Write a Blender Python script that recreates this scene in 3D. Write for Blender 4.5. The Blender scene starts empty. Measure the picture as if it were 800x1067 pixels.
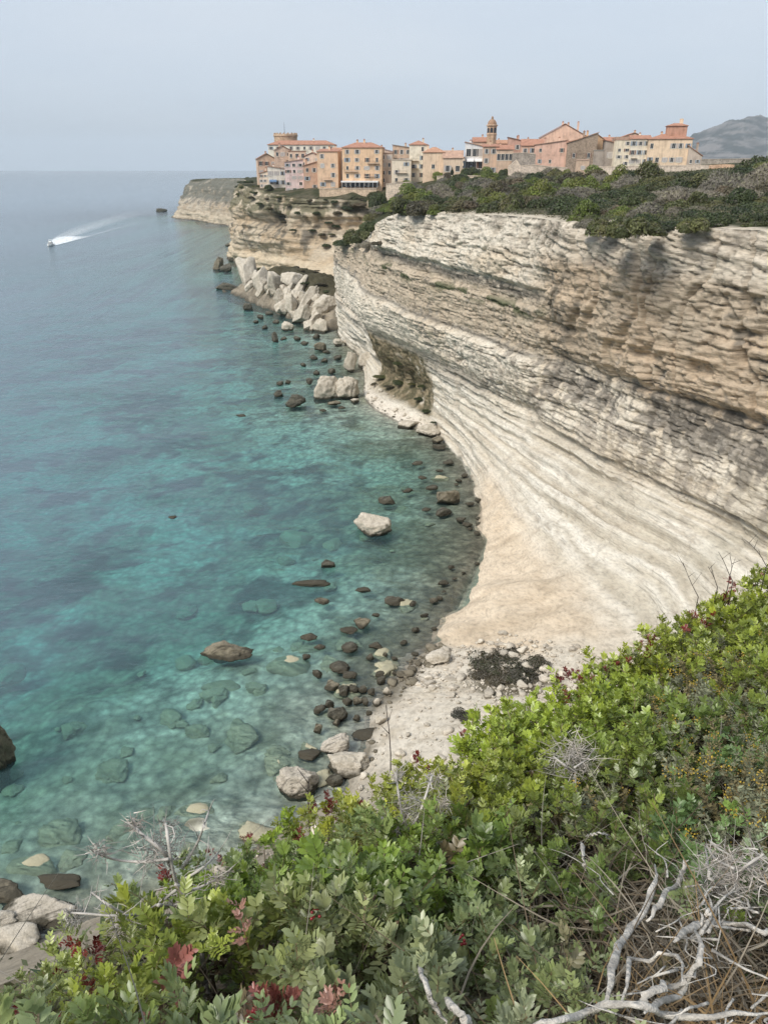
import bpy, math, random
import numpy as np
from mathutils import Vector, Matrix, Euler

random.seed(11)
rng = np.random.default_rng(11)
scene = bpy.context.scene
DENOISE = True
col = scene.collection
R = math.radians

# ------------------------------------------------------------------ camera
H, PITCH, F = 50.0, R(24.1), 801.0
cam = bpy.data.objects.new("camera", bpy.data.cameras.new("camera"))
col.objects.link(cam)
cam.location = (0, 0, H)
cam.rotation_euler = (math.pi / 2 - PITCH, 0, 0)
cam.data.sensor_fit = 'VERTICAL'
cam.data.sensor_height = 24.0
cam.data.lens = 24.0 * F / 1067.0
cam.data.clip_start = 0.05
cam.data.clip_end = 80000
scene.camera = cam

# ------------------------------------------------------------------ light
SUN_EL, SUN_AZ = 47.0, -132.0          # azimuth from +Y, negative = towards the sea (left)
world = bpy.data.worlds.new("World")
scene.world = world
world.use_nodes = True
wn = world.node_tree
wn.nodes.clear()
w_out = wn.nodes.new('ShaderNodeOutputWorld')
w_bg = wn.nodes.new('ShaderNodeBackground')
w_sky = wn.nodes.new('ShaderNodeTexSky')
w_sky.sky_type = 'NISHITA'
w_sky.sun_disc = False
w_sky.sun_elevation = R(SUN_EL)
w_sky.sun_rotation = R(SUN_AZ)
w_sky.dust_density = 2.0
w_mix = wn.nodes.new('ShaderNodeMix')
w_mix.data_type = 'RGBA'
w_mix.inputs[0].default_value = 0.86
# thin overcast: soft cloud veil with faint streaks
w_tc = wn.nodes.new('ShaderNodeTexCoord')
w_map = wn.nodes.new('ShaderNodeMapping')
w_map.inputs['Scale'].default_value = (1.0, 1.0, 4.0)
w_noise = wn.nodes.new('ShaderNodeTexNoise')
w_noise.inputs['Scale'].default_value = 1.6
w_noise.inputs['Detail'].default_value = 4
w_noise.inputs['Roughness'].default_value = 0.5
w_ramp = wn.nodes.new('ShaderNodeValToRGB')
w_ramp.color_ramp.elements[0].position = 0.3
w_ramp.color_ramp.elements[0].color = (4.8, 5.65, 6.8, 1)
w_ramp.color_ramp.elements[1].position = 0.72
w_ramp.color_ramp.elements[1].color = (6.0, 6.55, 7.25, 1)
wn.links.new(w_tc.outputs['Generated'], w_map.inputs[0])
wn.links.new(w_map.outputs[0], w_noise.inputs['Vector'])
wn.links.new(w_noise.outputs[0], w_ramp.inputs[0])
wn.links.new(w_sky.outputs[0], w_mix.inputs[6])
wn.links.new(w_ramp.outputs[0], w_mix.inputs[7])
wn.links.new(w_mix.outputs[2], w_bg.inputs[0])
w_bg.inputs[1].default_value = 0.1
wn.links.new(w_bg.outputs[0], w_out.inputs[0])

sun = bpy.data.objects.new("sun", bpy.data.lights.new("sun", 'SUN'))
col.objects.link(sun)
sun.data.energy = 2.9
sun.data.angle = R(24)
sun.data.color = (1.0, 0.95, 0.87)
_sd = Vector((math.sin(R(SUN_AZ)) * math.cos(R(SUN_EL)), math.cos(R(SUN_AZ)) * math.cos(R(SUN_EL)), math.sin(R(SUN_EL))))
sun.rotation_euler = _sd.to_track_quat('Z', 'Y').to_euler()
w_sky.sun_elevation = math.asin(_sd.z)
w_sky.sun_rotation = math.atan2(_sd.x, _sd.y)

scene.view_settings.view_transform = 'Standard'
scene.view_settings.look = 'None'
scene.view_settings.exposure = 0.36
scene.view_settings.gamma = 1
scene.view_settings.use_curve_mapping = False
scene.cycles.max_bounces = 8
scene.cycles.transparent_max_bounces = 12
scene.cycles.diffuse_bounces = 3
scene.cycles.glossy_bounces = 3
scene.cycles.transmission_bounces = 3
scene.cycles.volume_bounces = 0
scene.cycles.caustics_reflective = False
scene.cycles.caustics_refractive = False
scene.cycles.use_denoising = DENOISE
scene.cycles.denoising_prefilter = 'FAST'

# ------------------------------------------------------------------ helpers
_cp, _sp = math.cos(PITCH), math.sin(PITCH)

def ray(px, py):
    u, v = (px - 400.0) / F, (533.5 - py) / F
    return u, _cp + v * _sp, -_sp + v * _cp

def P(px, py, z=None, Y=None, t=None):
    """point of the place seen at a photo position, on a height, a depth or a distance"""
    dx, dy, dz = ray(px, py)
    if t is None:
        t = (z - H) / dz if z is not None else Y / dy
    return Vector((dx * t, dy * t, H + dz * t))

def sstep(a, b, x):
    x = np.clip((np.asarray(x, float) - a) / (b - a), 0, 1)
    return x * x * (3 - 2 * x)

def _hash(i, j, k):
    h = (i * 374761393 + j * 668265263 + k * 1274126177) & 0xffffffff
    h = ((h ^ (h >> 13)) * 1274126177) & 0xffffffff
    h = ((h ^ (h >> 16)) * 668265263) & 0xffffffff
    return ((h ^ (h >> 15)) & 0xffffff) / float(0x7fffff) - 1.0

def vnoise(x, y, z):
    x, y, z = np.broadcast_arrays(np.asarray(x, float), np.asarray(y, float), np.asarray(z, float))
    xi, yi, zi = np.floor(x), np.floor(y), np.floor(z)
    fx, fy, fz = x - xi, y - yi, z - zi
    fx, fy, fz = fx * fx * (3 - 2 * fx), fy * fy * (3 - 2 * fy), fz * fz * (3 - 2 * fz)
    xi, yi, zi = xi.astype(np.int64), yi.astype(np.int64), zi.astype(np.int64)
    r = 0
    for a in (0, 1):
        for b in (0, 1):
            for c in (0, 1):
                w = (fx if a else 1 - fx) * (fy if b else 1 - fy) * (fz if c else 1 - fz)
                r = r + w * _hash(xi + a, yi + b, zi + c)
    return r

def fbm(x, y, z=0.0, o=4, g=0.5):
    x, y, z = np.asarray(x, float), np.asarray(y, float), np.asarray(z, float)
    r, a, f, n = 0, 1.0, 1.0, 0
    for i in range(o):
        r = r + a * vnoise(x * f + i * 17.3, y * f - i * 9.1, z * f + i * 5.7)
        n += a
        a *= g
        f *= 2.03
    return r / n

def link(o, parent=None):
    col.objects.link(o)
    if parent is not None:
        o.parent = parent
    return o

def mesh_np(name, V, faces, mats, parent=None, color=None, smooth=False, midx=None, attrs=None):
    """faces: list of int arrays (n,3) / (n,4)"""
    V = np.asarray(V, np.float32)
    me = bpy.data.meshes.new(name)
    me.vertices.add(len(V))
    me.vertices.foreach_set('co', V.ravel())
    faces = [np.asarray(f, np.int32) for f in faces if len(f)]
    li = np.concatenate([f.ravel() for f in faces])
    tot = np.concatenate([np.full(len(f), f.shape[1], np.int32) for f in faces])
    st = np.concatenate([[0], np.cumsum(tot)[:-1]]).astype(np.int32)
    me.loops.add(len(li))
    me.loops.foreach_set('vertex_index', li)
    me.polygons.add(len(tot))
    me.polygons.foreach_set('loop_start', st)
    me.polygons.foreach_set('loop_total', tot)
    if smooth:
        me.polygons.foreach_set('use_smooth', np.ones(len(tot), bool))
    for m in (mats if isinstance(mats, (list, tuple)) else [mats]):
        me.materials.append(m)
    if midx is not None:
        me.polygons.foreach_set('material_index', np.asarray(midx, np.int32))
    if color is not None:
        a = me.color_attributes.new('Col', 'FLOAT_COLOR', 'POINT')
        c = np.ones((len(V), 4), np.float32)
        c[:, :3] = color
        a.data.foreach_set('color', c.ravel())
    for k, val in (attrs or {}).items():
        a = me.attributes.new(k, 'FLOAT', 'POINT')
        a.data.foreach_set('value', np.asarray(val, np.float32).ravel())
    me.update(calc_edges=True)
    me.validate()
    return link(bpy.data.objects.new(name, me), parent)

def grid_faces(n, m, off=0):
    i, j = np.meshgrid(np.arange(n - 1), np.arange(m - 1), indexing='ij')
    a = (i * m + j).ravel() + off
    return np.stack([a, a + m, a + m + 1, a + 1], 1)

class MB:
    """collects quads and tubes with material slots; build() links ONE mesh"""
    def __init__(s):
        s.v, s.f, s.m = [], [], []
    def quad(s, pts, mi=0):
        b = len(s.v)
        s.v += [tuple(p) for p in pts]
        s.f.append(tuple(range(b, b + len(pts))))
        s.m.append(mi)
    def box(s, x0, x1, y0, y1, z0, z1, mi=0, M=None):
        c = [(x0, y0, z0), (x1, y0, z0), (x1, y1, z0), (x0, y1, z0), (x0, y0, z1), (x1, y0, z1), (x1, y1, z1), (x0, y1, z1)]
        if M is not None:
            c = [tuple(M @ Vector(p)) for p in c]
        b = len(s.v)
        s.v += c
        for f in ((0, 3, 2, 1), (4, 5, 6, 7), (0, 1, 5, 4), (1, 2, 6, 5), (2, 3, 7, 6), (3, 0, 4, 7)):
            s.f.append(tuple(b + i for i in f))
            s.m.append(mi)
    def poly(s, pts, faces, mi=0):
        b = len(s.v)
        s.v += [tuple(p) for p in pts]
        for f in faces:
            s.f.append(tuple(b + i for i in f))
            s.m.append(mi)
    def lathe(s, prof, n=16, c=(0, 0), mi=0):
        b = len(s.v)
        for r, z in prof:
            for k in range(n):
                a = 2 * math.pi * k / n
                s.v.append((c[0] + r * math.cos(a), c[1] + r * math.sin(a), z))
        for i in range(len(prof) - 1):
            for k in range(n):
                s.f.append((b + i * n + k, b + i * n + (k + 1) % n, b + (i + 1) * n + (k + 1) % n, b + (i + 1) * n + k))
                s.m.append(mi)
        s.f.append(tuple(b + (len(prof) - 1) * n + k for k in range(n)))
        s.m.append(mi)
    def tube(s, pts, rad, n=6, mi=0, flat=1.0):
        pts = [Vector(p) for p in pts]
        if not hasattr(rad, '__len__'):
            rad = [rad] * len(pts)
        b = len(s.v)
        up = Vector((0.31, 0.17, 0.93))
        for i, p in enumerate(pts):
            d = (pts[min(i + 1, len(pts) - 1)] - pts[max(i - 1, 0)])
            d = d.normalized() if d.length > 1e-9 else Vector((0, 0, 1))
            a = d.cross(up)
            a = a.normalized() if a.length > 1e-4 else d.orthogonal().normalized()
            c = d.cross(a)
            for k in range(n):
                th = 2 * math.pi * k / n
                s.v.append(tuple(p + a * (math.cos(th) * rad[i]) + c * (math.sin(th) * rad[i] * flat)))
        for i in range(len(pts) - 1):
            for k in range(n):
                s.f.append((b + i * n + k, b + i * n + (k + 1) % n, b + (i + 1) * n + (k + 1) % n, b + (i + 1) * n + k))
                s.m.append(mi)
        s.f.append(tuple(b + k for k in range(n))[::-1])
        s.m.append(mi)
        s.f.append(tuple(b + (len(pts) - 1) * n + k for k in range(n)))
        s.m.append(mi)
    def mesh(s, name, mats):
        me = bpy.data.meshes.new(name)
        me.from_pydata(s.v, [], s.f)
        for m in (mats if isinstance(mats, (list, tuple)) else [mats]):
            me.materials.append(m)
        me.polygons.foreach_set('material_index', s.m)
        me.update()
        return me
    def build(s, name, mats, parent=None, smooth=False):
        me = s.mesh(name, mats)
        if smooth:
            me.polygons.foreach_set('use_smooth', [True] * len(me.polygons))
        return link(bpy.data.objects.new(name, me), parent)

def tag(o, label=None, cat=None, group=None, kind=None):
    if label: o['label'] = label
    if cat: o['category'] = cat
    if group: o['group'] = group
    if kind: o['kind'] = kind
    return o

def empty(name, loc=(0, 0, 0), rz=0.0):
    o = bpy.data.objects.new(name, None)
    col.objects.link(o)
    o.location = loc
    o.rotation_euler = (0, 0, rz)
    return o

# ------------------------------------------------------------------ materials
class NT:
    def __init__(s, name):
        s.mat = bpy.data.materials.new(name)
        s.mat.use_nodes = True
        s.t = s.mat.node_tree
        s.t.nodes.clear()
        s.out = s.t.nodes.new('ShaderNodeOutputMaterial')
    def n(s, typ, **kw):
        nd = s.t.nodes.new('ShaderNode' + typ)
        for k, v in kw.items():
            setattr(nd, k, v)
        return nd
    def l(s, a, b):
        s.t.links.new(a, b)
    def val(s, sock, v):
        if hasattr(v, 'is_output'):
            s.l(v, sock)
        else:
            sock.default_value = v
    def math(s, op, a, b=0.0, clamp=False):
        nd = s.n('Math', operation=op, use_clamp=clamp)
        s.val(nd.inputs[0], a)
        s.val(nd.inputs[1], b)
        return nd.outputs[0]
    def mix(s, f, a, b, blend='MIX'):
        nd = s.n('Mix', data_type='RGBA', blend_type=blend)
        s.val(nd.inputs[0], f)
        for sk, v in ((nd.inputs[6], a), (nd.inputs[7], b)):
            s.val(sk, v if hasattr(v, 'is_output') else (*v[:3], 1))
        return nd.outputs[2]
    def pos(s):
        return s.n('NewGeometry').outputs['Position']
    def obj(s):
        return s.n('TexCoord').outputs['Object']
    def map(s, vec, scale=(1, 1, 1), rot=(0, 0, 0)):
        nd = s.n('Mapping')
        s.l(vec, nd.inputs[0])
        nd.inputs['Scale'].default_value = scale
        nd.inputs['Rotation'].default_value = rot
        return nd.outputs[0]
    def noise(s, vec, scale, detail=4, rough=0.55, dist=0.0):
        nd = s.n('TexNoise')
        s.l(vec, nd.inputs['Vector'])
        nd.inputs['Scale'].default_value = scale
        nd.inputs['Detail'].default_value = detail
        nd.inputs['Roughness'].default_value = rough
        nd.inputs['Distortion'].default_value = dist
        return nd.outputs[0]
    def ramp(s, fac, stops):
        nd = s.n('ValToRGB')
        el = nd.color_ramp.elements
        while len(el) < len(stops):
            el.new(0.5)
        for e, (p, c) in zip(el, stops):
            e.position = p
            c = c if hasattr(c, '__len__') else (c, c, c)
            e.color = (*c[:3], 1)
        s.l(fac, nd.inputs[0])
        return nd.outputs[0]
    def bump(s, h, strength, dist, normal=None):
        nd = s.n('Bump')
        s.val(nd.inputs['Strength'], strength)
        nd.inputs['Distance'].default_value = dist
        s.l(h, nd.inputs['Height'])
        if normal is not None:
            s.l(normal, nd.inputs['Normal'])
        return nd.outputs[0]
    def bsdf(s, color, rough=0.9, normal=None, spec=0.3, **kw):
        nd = s.n('BsdfPrincipled')
        s.val(nd.inputs['Base Color'], color if hasattr(color, 'is_output') else (*color[:3], 1))
        s.val(nd.inputs['Roughness'], rough)
        nd.inputs['Specular IOR Level'].default_value = spec
        for k, v in kw.items():
            s.val(nd.inputs[k], v)
        if normal is not None:
            s.l(normal, nd.inputs['Normal'])
        return nd.outputs[0]
    def done(s, shader):
        s.l(shader, s.out.inputs['Surface'])
        return s.mat

def attr(n, name, out='Color'):
    a = n.n('Attribute', attribute_name=name)
    return a.outputs[out]

def mat_rock_attr(name, grain=3.0, bump=0.5, strata=2.0, bdist=0.25):
    """rock whose colour (beds, lichen, rust stains, some painted shade) sits in the Col attribute"""
    n = NT(name)
    p = n.pos()
    c = attr(n, 'Col')
    f1 = n.noise(n.map(p, (.55, .55, 3.4)), grain, 6, 0.68)
    f2 = n.noise(n.map(p, (0.14, 0.14, 2.4)), strata, 5, 0.65, 0.25)
    f3 = n.noise(p, grain * 0.22, 4, 0.6)
    k = n.ramp(f1, [(0.28, 0.62), (0.5, 0.98), (0.72, 1.16)])
    c = n.mix(1.0, c, k, 'MULTIPLY')
    sx = n.n('SeparateXYZ')
    n.l(n.n('NewGeometry').outputs['True Normal'], sx.inputs[0])
    steep = n.ramp(n.math('ABSOLUTE', sx.outputs[2]), [(0.45, 1.0), (0.8, 0.0)])
    c = n.mix(steep, c, n.mix(1.0, c, n.ramp(f2, [(0.36, 0.62), (0.5, 0.99), (0.75, 1.08)]), 'MULTIPLY'))
    c = n.mix(1.0, c, n.ramp(f3, [(0.3, (0.9, 0.88, 0.86)), (0.6, 1.04)]), 'MULTIPLY')
    hgt = n.math('ADD', n.math('MULTIPLY', f1, 0.6), n.math('MULTIPLY', f2, steep))
    return n.done(n.bsdf(c, 0.95, n.bump(hgt, bump, bdist), 0.15))

def mat_simple(name, color, rough=0.8, var=0.12, scale=2.0, bump=0.0, spec=0.3):
    n = NT(name)
    p = n.obj()
    f = n.noise(p, scale, 5, 0.6)
    c = n.mix(1.0, color, n.ramp(f, [(0.25, 1 - var * 1.6), (0.75, 1 + var)]), 'MULTIPLY')
    nm = n.bump(f, bump, 0.1) if bump else None
    return n.done(n.bsdf(c, rough, nm, spec))
# ------------------------------------------------------------------ coast
def hermite_rows(C, counts, chord=None):
    """C (S,...) control rows -> dense rows; counts[i] steps in segment i"""
    C = np.asarray(C, float)
    S = len(C)
    if chord is None:
        flat = C.reshape(S, -1, 3)
        chord = np.linalg.norm(np.diff(flat, axis=0), axis=2).mean(1) + 1e-6
    T = np.zeros_like(C)
    for i in range(S):
        if i == 0: T[i] = (C[1] - C[0]) / chord[0]
        elif i == S - 1: T[i] = (C[-1] - C[-2]) / chord[-1]
        else:
            a, b = chord[i - 1], chord[i]
            T[i] = ((C[i] - C[i - 1]) / a * b + (C[i + 1] - C[i]) / b * a) / (a + b)
    out, par = [], []
    for i in range(S - 1):
        t = np.linspace(0, 1, counts[i], endpoint=False).reshape((-1,) + (1,) * (C.ndim - 1))
        h00, h10 = 2 * t**3 - 3 * t**2 + 1, t**3 - 2 * t**2 + t
        h01, h11 = -2 * t**3 + 3 * t**2, t**3 - t**2
        out.append(h00 * C[i] + h10 * chord[i] * T[i] + h01 * C[i + 1] + h11 * chord[i] * T[i + 1])
        par.append(i + t.ravel())
    out.append(C[-1:]); par.append([S - 1.0])
    return np.concatenate(out), np.concatenate(par)

def station(rimz, **k):
    """k: w (z=0), a (z=3), b (10), c (17), d (24), e (33), r (rim) plan points; gaps are filled in"""
    zl = dict(w=0.0, a=3.0, b=10.0, c=17.0, d=24.0, e=33.0, r=rimz)
    keys = 'wabcder'
    zs = np.array([zl[q] for q in keys])
    zs[1:6] = np.minimum(zs[1:6], rimz * np.array([.08, .25, .42, .6, .8]) if rimz < 36 else zs[1:6])
    have = [q for q in keys if q in k]
    xy = np.array([[np.interp(zs[i], [zs[keys.index(q)] for q in have], [k[q][ax] for q in have]) for ax in (0, 1)] for i in range(7)])
    toe = xy[0] + (xy[0] - xy[2]) / (np.linalg.norm(xy[0] - xy[2]) + 1e-6) * 5
    return np.concatenate([[[*toe, -3.0]], np.column_stack([xy, zs])])

ST = [
    station(45.5, w=(-62, 26), a=(-56, 20), b=(-50, 13), d=(-40, 1), r=(-30, -16)),
    station(46.0, w=(-24, 37.5), a=(-20, 34), b=(-15, 28), d=(-10, 14), r=(-6, -1)),
    station(46.0, w=(-5.6, 49), a=(-.5, 45), b=(4, 39), d=(6, 23), r=(5, 2.0)),
    station(46.0, w=(-.5, 63.5), a=(12, 57), b=(24, 44), d=(33, 32), r=(36, 14)),
    station(45.0, w=(2.8, 70), a=(21, 63.5), b=(41, 62), d=(48, 60), r=(51, 52)),
    station(44.3, w=(6.2, 76.8), a=(24.5, 74), b=(38, 82), d=(41, 79), r=(43, 77)),
    station(43.8, w=(9.7, 87), a=(21.5, 87), b=(33, 94), d=(33.5, 94), r=(31.5, 97)),
    station(43.2, w=(14.4, 102), a=(19, 106), b=(26, 113), d=(25.5, 114), r=(24.5, 114.5)),
    station(43.0, w=(15.2, 126), a=(16.5, 128), b=(19, 131), d=(18, 132), r=(17.5, 133)),
    station(42.3, w=(12.6, 146), a=(12.8, 147), b=(13.2, 148), c=(12.6, 148), d=(11.5, 149), r=(10.5, 150)),
    station(41.8, w=(5.0, 157), a=(7.6, 165.5), b=(6.0, 169), c=(3.2, 168.5), d=(2.2, 169), r=(3, 168)),
    station(38.6, w=(-3.4, 174), a=(.6, 181.5), b=(-1.6, 185.5), c=(-4.5, 188), d=(-4, 189), r=(-1.5, 186)),
    station(33.8, w=(-5.8, 205), a=(-4, 206), b=(-6, 207), c=(-7.5, 207), d=(-7, 207), r=(-4, 208)),
    station(30.8, w=(-8, 224), a=(-8, 226), b=(-10, 227), c=(-11, 227), d=(-10.5, 227), r=(-9, 227)),
    station(28.2, w=(-13.5, 246), a=(-14.5, 250), b=(-15, 252), c=(-15.5, 252), r=(-15.5, 252)),
    station(32.0, w=(-17, 268), a=(-13, 283), b=(-10, 295), c=(-7, 306), r=(0, 326)),
    station(35.5, w=(-36, 352), a=(-30, 361), b=(-22, 371), c=(-13, 383), d=(-6, 391), r=(-2, 396)),
    station(36.8, w=(-54, 401), a=(-51, 402), b=(-48, 402), c=(-46, 402), d=(-44, 402.5), r=(-41, 403.5)),
    station(40.6, w=(-77.5, 441), a=(-76.5, 443), b=(-76, 444), c=(-75.5, 446), d=(-75.5, 446), r=(-72, 449)),
    station(43.0, w=(-96, 500), a=(-95, 501), b=(-94, 503), d=(-93, 506), r=(-89, 512)),
    station(44.0, w=(-104, 580), a=(-103, 581), b=(-102, 584), d=(-100, 590), r=(-95, 600)),
    station(42.0, w=(-118, 680), a=(-117, 682), b=(-116, 688), d=(-112, 705), r=(-106, 720)),
    station(40.5, w=(-134, 750), a=(-133, 752), b=(-132, 756), c=(-131, 764), d=(-130, 774), e=(-130, 788), r=(-130, 804)),
    station(40.5, w=(-168, 806), a=(-167, 808), b=(-166, 812), c=(-165, 820), d=(-163, 829), e=(-162, 842), r=(-160, 858)),
    station(38.5, w=(-203, 868), a=(-202, 870), b=(-201, 874), c=(-200, 882), d=(-198, 894), e=(-196, 905), r=(-194, 920)),
    station(36.0, w=(-226, 893), a=(-224, 896), b=(-221, 900), c=(-219, 905), d=(-216, 912), e=(-212, 920), r=(-208, 930)),
    station(38.0, w=(-240, 960), a=(-238, 960), b=(-236, 962), d=(-230, 966), r=(-222, 972)),
    station(38.0, w=(-200, 1080), a=(-199, 1079), b=(-197, 1078), d=(-190, 1075), r=(-180, 1070)),
]
ST = np.array(ST)
WATER = ST[:, 1, :2]

# offset of the face towards the sea against height: right hand block and left hand beds
D_R = ([0, 12, 15, 18, 21, 23, 24.6, 26, 30, 36, 39, 42, 46], [0, 0, .2, -.2, -.7, -1.3, -1.1, .4, .9, 1.3, 1.2, .8, -.4])
D_L = ([0, 12.0, 13.5, 16, 20, 22.2, 23.2, 24.2, 27, 29.6, 30.2, 31.2, 32.4, 33.4, 34.2, 36, 40, 43], [0, -.3, -.6, .5, 1.4, 1.5, .5, .3, .2, .3, .6, -.2, -.6, -.3, .7, .4, -.4, -1.6])
D_F = ([0, 6, 8, 14, 15, 22, 24, 27, 29, 36, 45], [0, .8, -.4, .4, 1.0, .6, -.8, .4, 1.2, .2, -.8])

def bedding(p, dip=0.0, soft=1.0):
    x, y, z = p[..., 0], p[..., 1], p[..., 2]
    s = y - 0.4 * x
    q = z + 0.9 * fbm(x / 30, y / 30, z / 30, 2) + dip * s
    a = vnoise(s * .045, q * 0.55, 3.3)
    b = vnoise(s * .12, q * 1.4, 7.7)
    c = vnoise(s * .28, q * 3.6, 11.1)
    d = vnoise(s * .3, q * 7.0, 5.1)
    sh = lambda v, k: np.tanh(v * k)
    return (sh(a, 3) * .5 + sh(b, 3) * .32 + sh(c, 2.5) * .2 + d * .08) * soft, b, c

def build_coast(name, i0, i1, res, rows, dtab, mat, colourfn, amp=1.0):
    seg = ST[i0:i1 + 1]
    chord = np.linalg.norm(np.diff(seg, axis=0), axis=2).mean(1)
    counts = [max(3, int(math.ceil(c / res(i0 + k)))) for k, c in enumerate(chord)]
    G, par = hermite_rows(seg, counts, chord)
    par = par + i0
    G = np.swapaxes(G, 0, 1)                       # K, S, 3
    n = len(G)
    G2, kp = hermite_rows(G, rows, np.array([4, 3, 7, 7, 7, 9, 9.]))
    # keep heights monotonic (linear) between levels
    Z = np.array([np.interp(kp, np.arange(n), G[:, s, 2]) for s in range(G.shape[1])]).T
    Pn = G2.copy()
    Pn[..., 2] = Z
    ds = np.gradient(Pn, axis=1)
    tan = ds[..., :2] / (np.linalg.norm(ds[..., :2], axis=-1, keepdims=True) + 1e-9)
    nh = np.stack([-tan[..., 1], tan[..., 0], 0 * tan[..., 0]], -1)
    dk = np.gradient(Pn, axis=0)
    nn = np.cross(ds, dk)
    nn /= np.linalg.norm(nn, axis=-1, keepdims=True) + 1e-9
    nn *= np.sign((nn * (nh + np.array([0, 0, .4]))).sum(-1, keepdims=True))
    V, C = dtab(Pn, par[None, :] + 0 * Z, nh, nn, kp[:, None] + 0 * Z)
    m, s = V.shape[:2]
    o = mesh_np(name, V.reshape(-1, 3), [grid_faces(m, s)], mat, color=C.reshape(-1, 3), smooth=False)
    tag(o, kind='structure')
    return o, V, par

def lerp(a, b, t):
    return np.asarray(a) * (1 - t[..., None]) + np.asarray(b) * t[..., None]

def near_cliff(p, par, nh, nn, kp):
    x, y, z = p[..., 0], p[..., 1], p[..., 2]
    rimz = p[-1:, :, 2] + 0 * z
    s = y - 0.4 * x                                  # runs along the wall
    left = sstep(6.9, 7.5, par)
    wob = 0.7 * fbm(s / 14, z / 50, 2.2, 2)
    zz = z + wob
    off = np.interp(zz, *D_R) * (1 - left) + np.interp(zz, *D_L) * left
    endk = sstep(11.6, 14.0, par)
    off = off * (1 - .75 * endk)
    near = 1 - sstep(4.2, 5.2, par)
    off = off * (1 - near)
    steep = np.clip(1.1 - np.abs(nn[..., 2]), 0, 1)
    apron = (1 - sstep(2.2, 4.5, z + .5 * fbm(x / 6, y / 6, 0, 3))) * (1 - sstep(7.3, 8.2, par))
    beach = (1 - sstep(.8, 1.5, z)) * sstep(9.2, 9.6, par) * (1 - sstep(11.3, 11.6, par))
    prn = par + .16 * fbm(x / 3, z / 3, y / 3, 4, .6)
    recess = sstep(9.45, 9.62, prn) * (1 - sstep(11.3, 11.42, prn)) * sstep(1.4, 2.4, z) * (1 - sstep(12.5, 14.5, zz))
    # beds
    dipR = sstep(36.5, 39.0, z + 1.2 * fbm(s / 9, 0, 0, 2)) * (1 - left)
    b0, bb, cc = bedding(p)
    b1, bb1, cc1 = bedding(p * np.array([1, 1, 1.3]), dip=-0.22)
    bed = b0 * (1 - dipR) + b1 * dipR
    lowface = (1 - sstep(13, 17, zz + 3 * fbm(s / 20, z / 9, 1, 2)))
    zone_lo = lowface * (1 - .3 * left)
    amp = (1 - .35 * zone_lo) * (.75 + .35 * dipR) * steep
    amp = amp * (1 - .85 * np.maximum(apron, beach)) * (1 - .6 * recess)
    off = off + bed * amp * (.62 - .2 * left)
    qa = z + .8 * fbm(x / 26, y / 26, z / 26, 2) + .25 * fbm(s / 3.5, z / 3.5, 1, 3)
    qb = qa * 1.25 - .24 * s
    qq = qa * (1 - dipR) + qb * dipR
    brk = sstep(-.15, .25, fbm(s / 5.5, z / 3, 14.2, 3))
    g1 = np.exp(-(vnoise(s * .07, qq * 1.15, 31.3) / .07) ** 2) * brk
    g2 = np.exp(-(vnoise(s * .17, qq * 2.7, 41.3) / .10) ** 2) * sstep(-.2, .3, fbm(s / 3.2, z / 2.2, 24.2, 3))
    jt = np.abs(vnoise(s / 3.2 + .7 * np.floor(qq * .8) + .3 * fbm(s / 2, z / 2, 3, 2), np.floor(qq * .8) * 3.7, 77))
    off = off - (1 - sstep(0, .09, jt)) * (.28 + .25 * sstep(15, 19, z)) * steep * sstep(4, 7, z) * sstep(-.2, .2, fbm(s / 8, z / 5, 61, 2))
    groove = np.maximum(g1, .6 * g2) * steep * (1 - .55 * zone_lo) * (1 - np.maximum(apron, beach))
    off = off - groove * .6
    crumb = fbm(s / .75, z / .55, x / 3, 4, .62)
    off = off + .42 * crumb * steep * (1 - .6 * zone_lo) * (1 - np.maximum(apron, beach))
    # broad buttresses, bites and pits
    off = off + 1.3 * fbm(s / 17, z / 26, 4.4, 3) * steep * sstep(3, 8, z)
    pits = fbm(x / 2.6, y / 2.6, z / 2.2, 4, .55)
    orange_z = sstep(24.5, 26.5, zz) * (1 - sstep(37, 39.5, z)) * (1 - left)
    off = off - np.maximum(pits - .05, 0) * (1.0 * orange_z + .45 * (1 - zone_lo)) * steep * 1.6
    cr = np.abs(vnoise(s / 6.5 + .8 * fbm(s / 5, z / 7, 0, 2), z / 34, 9.1))
    off = off - (1 - sstep(0, .09, cr)) * .9 * sstep(22, 26, z) * steep * (.4 + .6 * (1 - left))
    V = p + nh * off[..., None] * steep[..., None]
    rough = fbm(x / 1.4, y / 1.4, z / 1.4, 4, .6) * .16 * (1 - .5 * zone_lo)
    ck = np.abs(vnoise(s / 5 + .5 * fbm(s / 3, z / 4, 2, 3), z / 16, 51)) 
    off = off - (1 - sstep(0, .06, ck)) * .45 * zone_lo * sstep(4, 8, z) * (1 - recess)
    V = p + nh * off[..., None] * steep[..., None]
    rough = rough + recess * .9 * fbm(x / 2.2, y / 2.2, z / 2.2, 4, .6)
    talus = apron * (1 - sstep(4.3, 4.8, par + .35 * fbm(x / 5, y / 5, 7, 2)))
    rough = rough + talus * .35 * np.abs(fbm(x / .9, y / .9, z / .9, 3, .6))
    V = V + nn * rough[..., None]
    # fine laminae of the white lower face
    lam = np.tanh(4.5 * vnoise(s * .06, (z + .35 * fbm(x / 8, y / 8, 0, 2) + .012 * s) * 2.6, 21)) * .17
    keep_ = zone_lo * (1 - apron) * (1 - recess) * (1 - beach)
    zl = z + .35 * fbm(x / 8, y / 8, 0, 2) + .012 * s + .12 * fbm(x / 1.5, y / 1.5, z / 1.5, 3)
    l1 = np.exp(-(vnoise(s * .05, zl * 1.9, 91) / .09) ** 2) * sstep(-.35, .1, fbm(s / 7, z / 3, 92, 3))
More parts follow.
